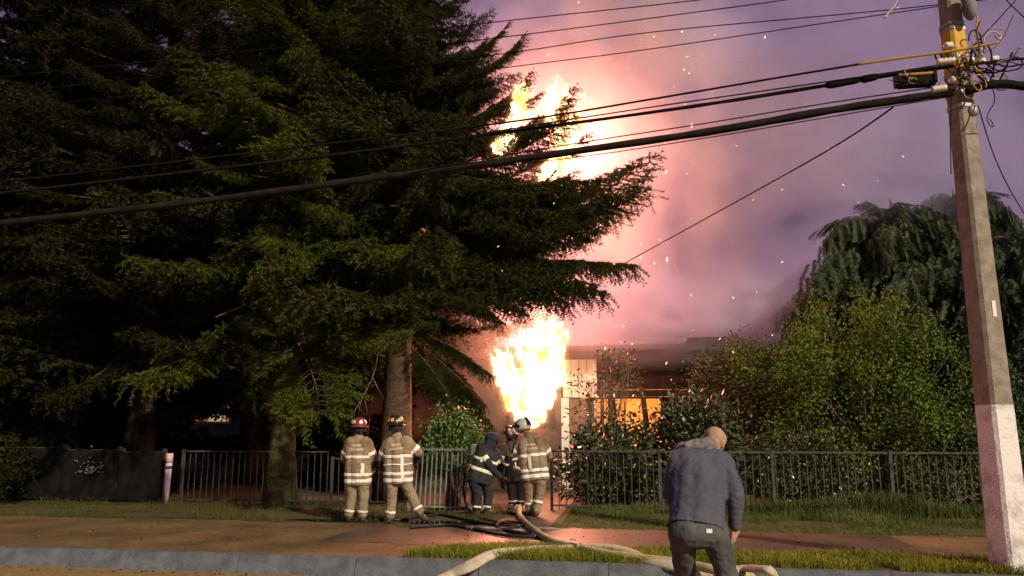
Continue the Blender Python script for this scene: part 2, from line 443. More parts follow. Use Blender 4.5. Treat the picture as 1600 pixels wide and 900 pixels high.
for i in range(9):
    r_ = random.Random(900 + i)
    MB().lathe([(0.0, -0.06), (0.03, -0.06), (0.045, -0.02), (0.03, 0.0), (0.045, 0.03), (0.02, 0.06), (0, 0.06)], 10).build('insulator', M['porcelain'], pt, True,
        (r_.uniform(-0.3, 0.35), -0.24, zc + r_.choice((0.0, 0.03, 0.28, 0.33, 0.45))), (0, R(80), 0))
# pulled down rope end seen beside the pole
# ------------------------------------------------------------------ cables
def cable(name, label, pix, rad, m, v=None, jag=0.0, n=7, seed=0, flat=1.0, sub=6):
    pts = []
    for q in pix:
        if len(q) == 3: pts.append(at(*q))
        else:
            u, z = plane_uz(q[0], q[1], v); pts.append(st(u, v, z))
    out = []
    for i in range(len(pts) - 1):                    # Catmull-Rom
        p0, p1, p2, p3 = pts[max(i - 1, 0)], pts[i], pts[i + 1], pts[min(i + 2, len(pts) - 1)]
        for k in range(sub):
            t_ = k / sub
            out.append(0.5 * ((2 * p1) + (p2 - p0) * t_ + (2 * p0 - 5 * p1 + 4 * p2 - p3) * t_ ** 2 + (3 * p1 - p0 - 3 * p2 + p3) * t_ ** 3))
    out.append(pts[-1])
    r_ = random.Random(seed)
    rads = [rad * (1 + r_.uniform(-jag, jag)) for _ in out]
    o = MB().tube(out, rads, n, True, flat).build(name, m, None, True)
    return props(o, label, 'cable')
cv = PV - 0.22
cable('cable_bundle', 'thick dark cable bundle crossing the whole picture in front of the spruces', [(-420, 395), (0, 349), (300, 316), (560, 282), (760, 256), (900, 236), (1100, 207), (1300, 172), (1420, 154), (1490, 143)], 0.050, M['cable_grey'], cv, 0.10, 9, 1)
cable('messenger_cable', 'black upper cable sagging from the pole, just above the thick bundle', [(-420, 348), (0, 302), (300, 268), (620, 230), (800, 205), (1000, 178), (1150, 156), (1300, 132), (1400, 116), (1490, 103)], 0.023, M['rubber'], cv - 0.03, 0.12, 7, 2)
cable('twisted_wire', 'thin wire hugging the black upper cable', [(640, 228), (800, 201), (1000, 170), (1200, 141), (1400, 112), (1490, 98)], 0.009, M['rubber'], cv - 0.08)
yc = cable('service_cable', 'thin dark cable with a yellow end where it meets the painted pole', [(-420, 325), (0, 284), (500, 226), (800, 190), (1000, 158), (1200, 124), (1290, 109), (1350, 99)], 0.014, M['rubber'], cv - 0.12)
ys = cable('yellow_sleeve', 'x', [(1340, 100.5), (1420, 89), (1500, 78), (1560, 66)], 0.016, M['cable_yellow'], cv - 0.12)
ys.parent = yc; del ys['label'], ys['category']
cable('sheath_wire', 'thin wire running just above the thick dark bundle', [(640, 271), (700, 258), (900, 224), (1100, 193), (1300, 160), (1490, 132)], 0.008, M['rubber'], cv - 0.06)
cable('lashing_wire', 'thin wire running just below the thick dark bundle', [(640, 272), (700, 268), (900, 246), (1100, 216), (1300, 182), (1490, 150)], 0.007, M['rubber'], cv + 0.05)
for k, (a, b, c) in enumerate((((760, 36), (1020, 8), (1300, -24)), ((770, 60), (1020, 28), (1400, -24)), ((800, 82), (1020, 50), (1460, 8)), ((810, 103), (1020, 76), (1330, 30)))):
    cable('power_line', 'thin overhead power line in the smoke, %s of four' % ('topmost', 'second from the top', 'third from the top', 'lowest')[k],
          [(a[0] - 1200, a[1] + 130), (a[0] - 300, a[1] + 36), a, b, c, (c[0] + 300, c[1] - 44)], 0.008, M['rubber'], PV + 0.9 + 0.2 * k)
cable('drop_wire', 'thin service wire slanting from the cable bundle down to the burning house', [(1395, 168, 8.9), (1290, 237, 11.2), (1100, 343, 15.5), (930, 436, 19.0), (862, 470, 20.5)], 0.012, M['rubber'])
cable('cable_bundle', 'thick black cable leaving the pole to the right edge', [(1508, 142), (1560, 131), (1610, 135), (1750, 140)], 0.055, M['rubber'], cv, 0.1, 8, 6)
cable('thin_cable', 'thin black cable right of the pole above the thick one', [(1515, 102), (1560, 95), (1610, 91), (1700, 84)], 0.016, M['rubber'], cv - 0.03)
cable('guy_wire', 'thin slack wire hanging from the pole down past the right edge', [(1528, 165, 8.6), (1552, 240, 9.4), (1580, 300, 10.4), (1625, 372, 11.5)], 0.007, M['rubber'])
cable('crossing_wire', 'thin wire rising to the right above the pole fittings', [(1530, 62, 8.5), (1560, 30, 9.5), (1600, -14, 11)], 0.008, M['rubber'])
cable('crossing_wire', 'thin wire falling to the right in the top right corner', [(1560, -14, 10), (1584, 12, 10), (1625, 50, 10)], 0.008, M['rubber'])
cable('dangling_wire', 'thin wire hanging straight down along the shaded side of the pole', [(1487, 150, 8.4), (1485, 200, 8.4), (1486, 272, 8.4)], 0.006, M['rubber'])
cable('rope_end', 'pale crooked wire end dangling at the top edge left of the pole', [(1408, -12, 8.3), (1398, 8, 8.3), (1390, 18, 8.3), (1382, 28, 8.3)], 0.010, wm[2], None, 0.35)
# splice closure hanging from the upper cable
sp0 = st(*[plane_uz(1398, 122, cv)[0], cv - 0.05, plane_uz(1398, 122, cv)[1]])
sp1 = st(*[plane_uz(1456, 118, cv)[0], cv - 0.05, plane_uz(1456, 118, cv)[1]])
t = thing('splice_box', 'open dark cable splice box with ochre lid hung left of the pole', 'splice box', (sp0 + sp1) / 2 - Vector((0, 0, 0.04)), -SA)
L = (sp1 - sp0).length
ang = -math.asin((sp1.z - sp0.z) / L)
MB().box((0, 0, 0.03), (L, 0.13, 0.035)).build('lid', mat('ochre_plastic', (0.30, 0.16, 0.05), (0.4, 0.24, 0.08), 8), t, False, None, (0, ang, 0), 0.008)
MB().box((0, 0, -0.055), (L * 0.94, 0.11, 0.125)).build('tray', M['rubber'], t, False, None, (0, ang, 0), 0.01)
for i in range(7):
    wire_curl(((i - 3) * L / 8, -0.07, -0.05), 70 + i, 12, 0.16, 0.006).build('loose_wire', wm[i % 5], t, True)
for x in (-L / 2, L / 2):
    MB().box((x, 0, -0.01), (0.03, 0.15, 0.17)).build('end_clamp', M['rubber'], t, False, None, (0, ang, 0))
for a, b, lab in (((1290, 134), (1345, 124), 'bulky black splice on the upper cable left of the splice box'), ((1345, 125), (1372, 119), 'pale tape wrap beside the bulky black splice')):
    p, q = (st(plane_uz(*k, cv - 0.03)[0], cv - 0.03, plane_uz(*k, cv - 0.03)[1]) for k in (a, b))
    o = MB().tube([p, p.lerp(q, .15), p.lerp(q, .85), q], [0.03, 0.05, 0.045, 0.03], 9).build('cable_splice', M['rubber'] if 'black' in lab else M['porcelain'], None, True)
    props(o, lab, 'cable splice')
for a, b, lab in (((1463, 97), (1491, 94), 'white ribbed insulator strain clamp at the yellow band'), ((1455, 140), (1478, 137), 'small white strain clamp on the thick bundle at the pole')):
    p, q = (st(plane_uz(*k, cv - 0.16)[0], cv - 0.16, plane_uz(*k, cv - 0.16)[1]) for k in (a, b))
    o = MB().tube([p.lerp(q, k / 9) for k in range(10)], [0.03 + 0.014 * (k % 2) for k in range(10)], 10).build('strain_clamp', M['porcelain'], None, True)
    props(o, lab, 'clamp')

# ------------------------------------------------------------------ the burning house
HV = 21.0
ho = st(0, HV, 0)
house = thing('burning_house', 'burning single storey house with pale cladding, charred boards and low dark roof', 'house', ho, -SA)
def hp(px, py): return plane_uz(px, py, HV)
def wall_rect(name, px0, px1, z0, z1, m, y=0.0, th=0.12, parent=house, u0=None, u1=None):
    u0 = hp(px0, 640)[0] if u0 is None else u0; u1 = hp(px1, 640)[0] if u1 is None else u1
    return MB().box(((u0 + u1) / 2, y + th / 2, (z0 + z1) / 2), (abs(u1 - u0), th, abs(z1 - z0))).build(name, m, parent)
zt = hp(905, 562)[1]; zd = hp(905, 622)[1]; zw = hp(985, 620)[1]; zb = 0.55
HL, HR = U(560, HV), U(1260, HV)
# left wall, with the window the fire bursts from
M['render'] = mat('sooty_render', (0.07, 0.045, 0.04), (0.15, 0.10, 0.085), 2.0, 0.9, 0.3, 12)
wu0, wu1, wz0, wz1 = U(792, HV), U(868, HV), 1.6, 3.1
wall_rect('wall', 0, 0, 0, zt, M['render'], u0=HL, u1=wu0)
wall_rect('wall', 0, 0, 0, wz0, M['render'], u0=wu0, u1=wu1)
wall_rect('wall', 0, 0, wz1, zt, M['render'], u0=wu0, u1=wu1)
wall_rect('wall', 0, 0, 0, zt, M['render'], u0=wu1, u1=U(878, HV))
wf = wall_rect('window', 0, 0, wz0 + 0.002, wz0 + 0.06, M['char'], -0.03, 0.10, u0=wu0, u1=wu1)
for a in (wu0 + 0.03, wu1 - 0.03):
    wall_rect('frame', 0, 0, wz0 + 0.061, wz1, M['char'], -0.03, 0.08, wf, a - 0.03, a + 0.03)
# pale cladding panels (four uprights) over the door panel
us = [hp(p, 640)[0] for p in (880, 893, 905, 918, 932)]
for i in range(4):
    wall_rect('cladding_panel', 0, 0, zd + 0.02, zt, M['cladding'], -0.02 + 0.008 * (i % 2), 0.10, u0=us[i] + 0.008, u1=us[i + 1] - 0.008)
wall_rect('cladding_panel', 0, 0, 0, zd, M['cladding'], -0.02, 0.10, u0=us[0] - 0.05, u1=us[0] + 0.16)
d_ = wall_rect('door', 0, 0, 0.05, zd - 0.02, M['door_paint'], 0.0, 0.06, u0=us[0] + 0.18, u1=us[4] - 0.07)
wall_rect('door_panel', 0, 0, 1.25, zd - 0.16, M['door_paint'], -0.018, 0.016, d_, us[0] + 0.28, us[4] - 0.17)
wall_rect('door_panel', 0, 0, 0.2, 1.1, M['door_paint'], -0.018, 0.016, d_, us[0] + 0.28, us[4] - 0.17)
MB().tube([(us[0] + 0.24, -0.05, 1.05), (us[0] + 0.24, 0.01, 1.05)], 0.025, 8).build('handle', M['steel'], d_)
wall_rect('corner_board', 0, 0, 0, zt, mat('white_board', (0.66, 0.64, 0.66)), -0.03, 0.12, u0=us[4] - 0.06, u1=us[4] + 0.02)
# charred wall over and around the wide opening
ou0, ou1 = us[4] + 0.03, U(1036, HV)
nb = 6
for i in range(nb):
    z0 = zw + (zt + 0.12 - zw) * i / nb; z1 = zw + (zt + 0.12 - zw) * (i + 1) / nb
    wall_rect('charred_board', 0, 0, z0 + 0.006, z1 - 0.006, M['char'], 0.01 * (i % 2), 0.08, u0=ou0, u1=HR)
for i in range(7):
    z0 = zw * i / 7
    wall_rect('charred_board', 0, 0, z0, z0 + zw / 7 - 0.01, M['char'], 0.01 * (i % 2), 0.08, u0=ou1, u1=HR)
wall_rect('sill_wall', 0, 0, 0, zb, M['char'], 0.0, 0.1, u0=ou0, u1=ou1 - 0.01)
wall_rect('lintel', 0, 0, zw - 0.05, zw - 0.002, M['char'], -0.05, 0.16, u0=ou0, u1=ou1 + 0.1)
# burning room behind the opening
rx0, rx1, dep = ou0 - 0.5, ou1 + 0.8, 3.2
room = MB()
room.box(((rx0 + rx1) / 2, dep, 1.5), (rx1 - rx0, 0.1, 3.3))
room.box((rx0, dep / 2 + .1, 1.5), (0.1, dep - 0.25, 3.3)); room.box((rx1, dep / 2 + .1, 1.5), (0.1, dep - 0.25, 3.3))
room.box(((rx0 + rx1) / 2, dep / 2 + .1, zw + 0.35), (rx1 - rx0 - 0.12, dep - 0.25, 0.1))
room.box(((rx0 + rx1) / 2, dep / 2 + .1, 0.2), (rx1 - rx0 - 0.12, dep - 0.25, 0.1))
room.build('room', M['plaster'], house)
for k, (px, lean, w) in enumerate(((941, 2, 0.12), (952, 3, 0.14), (962, -5, 0.17), (1011, -7, 0.16))):
    u = hp(px, 640)[0]
    MB().tube([(u - math.sin(R(lean)) * 0.8, -0.35, 0.0), (u, -0.35, 1.4), (u + math.sin(R(lean)) * 1.0, -0.33, zw + 0.25)], [w * .6, w * .5, w * .42], 7).build('burnt_post', M['char'], house, True)
# roof: low gable, sooty
ridge = 3.4
rf = MB()
ez, rz_ = zt + 0.16, zt + 0.75
a0, a1 = HL - 0.4, HR + 0.4
rf.add([(a0, -0.55, ez), (a1, -0.55, ez), (a1, ridge, rz_), (a0, ridge, rz_), (a0, 2 * ridge + .5, ez), (a1, 2 * ridge + .5, ez),
        (a0, -0.55, ez - 0.12), (a1, -0.55, ez - 0.12), (a1, ridge, rz_ - 0.12), (a0, ridge, rz_ - 0.12), (a0, 2 * ridge + .5, ez - .12), (a1, 2 * ridge + .5, ez - .12)],
       [(0, 1, 2, 3), (3, 2, 5, 4), (7, 6, 9, 8), (8, 9, 10, 11), (0, 6, 7, 1), (4, 5, 11, 10), (0, 3, 9, 6), (3, 4, 10, 9), (1, 7, 8, 2), (2, 8, 11, 5)])
roof = rf.build('roof', M['roof'], house)
c0, c1 = U(1082, HV), U(1142, HV)
MB().box(((c0 + c1) / 2, 0.3, hp(1110, 540)[1]), (c1 - c0, 1.0, 0.42)).build('roof_box', M['roof'], roof, False, None, None, 0.04)
MB().box(((c0 + c1) / 2, -0.21, hp(1110, 545)[1]), (c1 - c0 - 0.2, 0.02, 0.02)).build('metal_edge', M['steel'], roof)
for y0, y1, x in ((0.13, 2 * ridge, HL + .06), (0.13, 2 * ridge, HR - .06)):
    MB().box((x, (y0 + y1) / 2, zt / 2), (0.12, y1 - y0, zt)).build('wall', M['char'], house)
MB().box(((HL + HR) / 2, 2 * ridge + .07, zt / 2), (HR - HL, 0.12, zt)).build('wall', M['char'], house)

# ------------------------------------------------------------------ fire
def fire_light(name, loc, power, color, radius, parent=None):
    d = bpy.data.lights.new(name, 'POINT'); d.energy = power; d.color = color; d.shadow_soft_size = radius
    o = bpy.data.objects.new(name, d); COL.objects.link(o); o.location = loc
    return o
def core_mat(strength=3.2, p0=0.36, p1=0.56):
    m = bpy.data.materials.new('flame_core'); m.use_nodes = True
    n = m.node_tree.nodes; l = m.node_tree.links; n.clear()
    tc = n.new('ShaderNodeTexCoord'); mp = n.new('ShaderNodeMapping'); mp.inputs['Scale'].default_value = (1, 1, 0.45)
    nz = n.new('ShaderNodeTexNoise'); nz.inputs['Scale'].default_value = 2.6; nz.inputs['Detail'].default_value = 5
    l.new(tc.outputs['Object'], mp.inputs[0]); l.new(mp.outputs[0], nz.inputs['Vector'])
    r = n.new('ShaderNodeValToRGB')
    r.color_ramp.elements[0].position = p0; r.color_ramp.elements[0].color = (1.0, 0.26, 0.04, 1)
    r.color_ramp.elements[1].position = p1; r.color_ramp.elements[1].color = (1.0, 0.80, 0.42, 1)
    e = n.new('ShaderNodeEmission'); e.inputs[1].default_value = strength
    l.new(nz.outputs['Fac'], r.inputs[0]); l.new(r.outputs[0], e.inputs[0])
    o = n.new('ShaderNodeOutputMaterial'); l.new(e.outputs[0], o.inputs[0])
    return m
def glow_mat(name, color, strength):
    m = bpy.data.materials.new(name); m.use_nodes = True
    n = m.node_tree.nodes; n.clear()
    e = n.new('ShaderNodeEmission'); e.inputs[0].default_value = (*color, 1); e.inputs[1].default_value = strength
    o = n.new('ShaderNodeOutputMaterial'); m.node_tree.links.new(e.outputs[0], o.inputs['Volume'])
    return m
M['flame'] = core_mat()
M['flame_tree'] = core_mat(3.0, 0.36, 0.56)
M['flame_edge'] = glow_mat('flame_edge', (1.0, 0.42, 0.10), 3.0)
M['flame_rim'] = glow_mat('flame_rim', (1.0, 0.30, 0.08), 0.55)
M['flame_halo'] = glow_mat('flame_halo', (1.0, 0.26, 0.10), 0.16)
M['flame_orange'] = emit_mat('orange_flame', (1.0, 0.30, 0.045), 1.5)
def tongue(mb, base, tip, r, seed, n=12, seg=11):
    """one licking tongue of flame: fat near the base, thin wavering tip"""
    r_ = random.Random(seed); base, tip = Vector(base), Vector(tip); L = (tip - base).length
    ph, ph2 = r_.uniform(0, 6), r_.uniform(0, 6)
    pts, rad = [], []
    for k in range(seg + 1):
        s = k / seg
        w = Vector((math.sin(ph + s * 5) * 0.09 * L * s, math.sin(ph2 + s * 4) * 0.06 * L * s, 0))
        pts.append(base.lerp(tip, s) + w)
        rad.append(max(0.012, r * (0.55 + 1.6 * s) * (1 - s) ** 0.85 if s < 0.4 else r * 1.19 * ((1 - s) / 0.6) ** 1.15 * (1 - s) ** 0.0 * 0.645 / 0.645 * 0.9))
    mb.tube(pts, rad, n)
def flame(name, label, pixels, D, seed, voxel=0.05, spread=0.5, light=None, edge=0.16, halo=0.0, noise=(0.22, 0.16), core='flame'):
    """pixels: (base x, base y, tip x, tip y, radius m) - tongues at depth about D"""
    r_ = random.Random(seed)
    mb = MB(); o0 = at(pixels[0][0], pixels[0][1], D)
    for i, (bx, by, tx, ty, rad) in enumerate(pixels):
        d1 = D + r_.uniform(-spread, spread)
        tongue(mb, at(bx, by, d1) - o0, at(tx, ty, d1 + r_.uniform(-.2, .2)) - o0, rad, seed * 50 + i)
    t = thing(name, label, 'flame', o0)
    me = remesh(mb, voxel, 2, noise); me.materials.append(M['flame_tree' if name == 'tree_flame' else core])
    core = link('flame_core', me, t)
    def shell(nm, grow, m):
        e2 = me.copy(); e2.materials.clear(); e2.materials.append(m)
        n = len(e2.vertices); co = np.empty(n * 3, np.float32); no = np.empty(n * 3, np.float32)
        e2.vertices.foreach_get('co', co); e2.vertex_normals.foreach_get('vector', no) if hasattr(e2, 'vertex_normals') else e2.vertices.foreach_get('normal', no)
        e2.vertices.foreach_set('co', co + no * grow); e2.update()
        o = link(nm, e2, t); o['kind'] = 'stuff'
    if edge:
        for k_, (g_, nm_) in enumerate(((0.30, 'flame_edge'), (0.9, 'flame_rim'), (1.9, 'flame_halo'))): shell('flame_edge', edge * g_, M[nm_])
    if light:
        lo = fire_light('fire_light', Vector(light[0]), light[1], light[2], light[3]); lo.parent = t; lo.matrix_parent_inverse = Matrix.Translation(-o0)
    return t
ORANGE = (1.0, 0.33, 0.20)
FD = 20.2
flame('window_flame', 'huge white-hot flame bursting from the house window behind the firefighters',
      [(822, 640, 866, 492, .62), (818, 636, 802, 574, .48), (826, 640, 848, 520, .58), (815, 632, 770, 548, .30), (835, 610, 884, 508, .50),
       (830, 600, 858, 486, .34), (812, 640, 782, 536, .34), (822, 644, 820, 588, .60), (838, 620, 872, 540, .55), (806, 600, 762, 552, .22), (848, 570, 886, 500, .34), (800, 590, 786, 566, .28), (846, 540, 850, 478, .12), (868, 530, 874, 496, .10), (790, 570, 774, 538, .12), (812, 560, 806, 532, .12), (836, 550, 832, 516, .12), (880, 540, 892, 506, .10), (832, 668, 826, 600, .26), (846, 660, 842, 604, .20), (812, 662, 812, 604, .20), (822, 676, 824, 640, .12), (858, 640, 866, 590, .16), (798, 640, 790, 596, .16)],
      FD, 3, 0.05, 0.35, (at(835, 530, FD - 0.1), 5600, ORANGE, 0.8), 0.14, noise=(0.20, 0.24))
fl = flame('tree_flame', 'tall ragged flame streak in the burning branches above the cables',
      [(880, 262, 896, 170, .34), (872, 215, 862, 118, .26), (884, 232, 906, 150, .24), (850, 290, 880, 236, .24), (838, 292, 866, 258, .18), (876, 180, 884, 116, .16), (862, 190, 856, 130, .14), (892, 240, 910, 196, .16)],
      17.5, 5, 0.04, 0.35, (at(900, 235, FD + 1.9), 1450, ORANGE, 1.2), 0.10, noise=(0.16, 0.22))
flame('tree_flame', 'narrow flame streak glowing through twigs at the spruce top',
      [(786, 238, 800, 180, .22), (800, 205, 820, 150, .24), (806, 170, 822, 122, .18), (778, 240, 776, 212, .15), (812, 160, 806, 128, .12)],
      17.4, 7, 0.04, 0.3, (at(800, 180, FD + 0.8), 500, ORANGE, 0.5), 0.09, noise=(0.16, 0.22))
for k, (px, py, D, lab) in enumerate(((846, 468, 20.4, 'small detached flame above the huge window flame'), (826, 330, 19.6, 'tiny flame in the dark boughs right of centre'), (802, 336, 19.4, 'tiny flame deep in the dark spruce boughs'))):
    flame('small_flame', lab, [(px, py + 8, px + 4, py - 14, .10), (px - 5, py + 8, px - 8, py - 4, .07)], D, 20 + k, 0.03, 0.1, None, 0.05, noise=(0.1, 0.06))
# fire inside the room
ru = (ou0 + ou1) / 2
pr = st(ru, HV + 1.6, 1.6)
flame('room_flame', 'orange flames filling the wide opening of the charred wall',
      [(955, 725, 950, 640, .30), (975, 730, 985, 650, .35), (1005, 730, 1010, 662, .30), (1030, 730, 1040, 672, .26), (940, 728, 938, 655, .2)], HV + 1.4, 31, 0.05, 0.5,
      (pr, 230, (1.0, 0.30, 0.06), 0.4), 0.14, core='flame_orange')

# ------------------------------------------------------------------ smoke
def smoke_mat(name, dens, col, scale, seed, soft=0.5, thr=(0.36, 0.72)):
    m = bpy.data.materials.new(name); m.use_nodes = True
    n = m.node_tree.nodes; l = m.node_tree.links; n.clear()
    tc = n.new('ShaderNodeTexCoord')
    # soft ellipsoid falloff in object space (the mesh is a unit ball scaled)
    ln = n.new('ShaderNodeVectorMath'); ln.operation = 'LENGTH'; l.new(tc.outputs['Object'], ln.inputs[0])
    fo = n.new('ShaderNodeMapRange'); fo.inputs[1].default_value = 1.0; fo.inputs[2].default_value = 1.0 - soft; fo.inputs[3].default_value = 0.0; fo.inputs[4].default_value = 1.0
    l.new(ln.outputs['Value'], fo.inputs[0])
    nz = n.new('ShaderNodeTexNoise'); nz.inputs['Scale'].default_value = scale; nz.inputs['Detail'].default_value = 3.5; nz.inputs['Distortion'].default_value = 0.7
    mp = n.new('ShaderNodeMapping'); mp.inputs['Location'].default_value = (seed, seed * 1.7, seed * 0.3)
    l.new(tc.outputs['Object'], mp.inputs[0]); l.new(mp.outputs[0], nz.inputs['Vector'])
    rm = n.new('ShaderNodeMapRange'); rm.inputs[1].default_value = thr[0]; rm.inputs[2].default_value = thr[1]; rm.inputs[3].default_value = 0.02; rm.inputs[4].default_value = 1.0
    l.new(nz.outputs['Fac'], rm.inputs[0])
    mu = n.new('ShaderNodeMath'); mu.operation = 'MULTIPLY'; l.new(fo.outputs[0], mu.inputs[0]); l.new(rm.outputs[0], mu.inputs[1])
    m2 = n.new('ShaderNodeMath'); m2.operation = 'MULTIPLY'; l.new(mu.outputs[0], m2.inputs[0]); m2.inputs[1].default_value = dens
    v = n.new('ShaderNodeVolumePrincipled'); v.inputs['Color'].default_value = (*col, 1); v.inputs['Anisotropy'].default_value = -0.42
    l.new(m2.outputs[0], v.inputs['Density'])
    o = n.new('ShaderNodeOutputMaterial'); l.new(v.outputs[0], o.inputs['Volume'])
    return m
SMOKE_LABELS = {'drifting_smoke': 'wide bank of mauve smoke filling the sky behind the house', 'fire_smoke': 'salmon pink smoke column lit by the flames', 'roof_smoke': 'lavender smoke rolling over the house roof',
    'dark_billows': 'darker purple billows in the upper right smoke', 'pale_billow': 'pale blue smoke puff right of the roof', 'eave_smoke': 'dark smoke clinging to the eave of the house', 'brown_smoke': 'dark brown smoke puff above the tree flames', 'window_smoke': 'thin glowing smoke round the window flame', 'veil_smoke': 'bluish smoke veil before the cedar tops'}
def ball(name, c, size, m, rot=(0, 0, 0)):
    b = bmesh.new(); bmesh.ops.create_icosphere(b, subdivisions=3, radius=1.0)
    me = bpy.data.meshes.new(name); b.to_mesh(me); b.free(); me.materials.append(m)
    o = link(name, me, None, c, rot); o.scale = size; props(o, SMOKE_LABELS[m.name], 'smoke', kind='stuff')
    return o
ball('smoke', (8.0, 27.5, 9.5), (17.0, 5.0, 14.0), smoke_mat('drifting_smoke', 1.30, (0.70, 0.64, 1.0), 4.0, 3.1, 0.45, (0.43, 0.60)))  # blue-mauve of the emergency lights is put into this smoke's colour
ball('smoke', at(960, 240, 22.8), (5.8, 2.8, 7.2), smoke_mat('fire_smoke', 0.75, (0.96, 0.88, 0.90), 3.4, 7.7, 0.85, (0.43, 0.60)), (0, R(14), 0))
ball('smoke', at(1090, 490, 20.9), (4.4, 1.3, 1.9), smoke_mat('roof_smoke', 0.75, (0.76, 0.68, 0.98), 2.8, 5.2, 0.85, (0.43, 0.60)))  # lavender tint carries coloured light in the smoke colour
ball('smoke', at(1065, 545, 19.8), (3.2, 0.6, 0.62), smoke_mat('eave_smoke', 3.0, (0.34, 0.27, 0.31), 2.0, 6.6, 0.95, (0.36, 0.6)))
ball('smoke', at(1190, 190, 21.3), (5.0, 1.5, 3.2), smoke_mat('dark_billows', 0.9, (0.50, 0.45, 0.60), 3.4, 12.3, 0.9, (0.46, 0.58)))
ball('smoke', at(1185, 485, 20.4), (1.9, 0.8, 1.3), smoke_mat('pale_billow', 0.9, (0.78, 0.84, 1.0), 2.0, 15.1, 0.95, (0.40, 0.6)))  # pale blue light tinted into the puff's colour
ball('smoke', at(940, 50, 21.6), (3.2, 1.0, 2.3), smoke_mat('brown_smoke', 0.75, (0.50, 0.37, 0.30), 2.0, 2.2, 0.95, (0.43, 0.60)))
ball('smoke', at(830, 575, 19.6), (3.0, 1.3, 2.8), smoke_mat('window_smoke', 0.22, (0.96, 0.88, 0.88), 2.4, 1.4, 0.9, (0.38, 0.62)))
ball('smoke', at(1400, 235, 19.6), (4.4, 1.5, 2.4), smoke_mat('veil_smoke', 0.55, (0.62, 0.70, 1.0), 2.6, 9.4, 0.9, (0.43, 0.60)))  # bluish light tinted into the veil's colour

# ------------------------------------------------------------------ foliage makers
def perp(d, rng):
    a = rng.normal(size=d.shape); a -= d * (a * d).sum(1, keepdims=True)
    return a / (np.linalg.norm(a, axis=1, keepdims=True) + 1e-9)
def needles(P, Dv, rng, ln, wd, per, fwd=0.75):
    """P, Dv: points and unit directions along twigs; returns triangles (3 verts each)"""
    P = np.repeat(P, per, 0); Dv = np.repeat(Dv, per, 0)
    side = perp(Dv, rng)
    d = Dv * fwd + side * rng.uniform(0.5, 1.0, (len(P), 1)); d /= np.linalg.norm(d, axis=1, keepdims=True)
    w = perp(d, rng) * wd * rng.uniform(0.7, 1.3, (len(P), 1))
    L = ln * rng.uniform(0.6, 1.25, (len(P), 1))
    return np.stack([P - w, P + w, P + d * L], 1).reshape(-1, 3)
def twig_points(p0, d0, L, step, rng, sag=0.0, lift=0.0):
    n = max(2, int(L / step)); s = np.linspace(0, 1, n)[:, None]
    d0 = np.asarray(d0, float); d0 /= np.linalg.norm(d0)
    P = np.asarray(p0) + d0 * L * s + np.array([0, 0, 1.0]) * (-sag * L * s ** 2 + lift * L * s ** 3)
    Dv = np.gradient(P, axis=0); Dv /= np.linalg.norm(Dv, axis=1, keepdims=True) + 1e-9
    return P, Dv
def wood(paths, mb_v, mb_t):
    """three-sided tapered twigs"""
    for P, r0, r1 in paths:
        n = len(P); base = len(mb_v) if isinstance(mb_v, list) else 0
        t = P[-1] - P[0]; t = t / (np.linalg.norm(t) + 1e-9)
        a = np.cross(t, [0.3, 0.2, 1]); a /= np.linalg.norm(a) + 1e-9; b = np.cross(t, a)
        for i in range(n):
            r = r0 + (r1 - r0) * i / (n - 1)
            for k in range(3):
                an = k * 2.094
                mb_v.append(P[i] + (a * math.cos(an) + b * math.sin(an)) * r)
        for i in range(n - 1):
            for k in range(3):
                q = base + i * 3 + k; q2 = base + i * 3 + (k + 1) % 3
                mb_t.append((q, q2, q2 + 3)); mb_t.append((q, q2 + 3, q + 3))
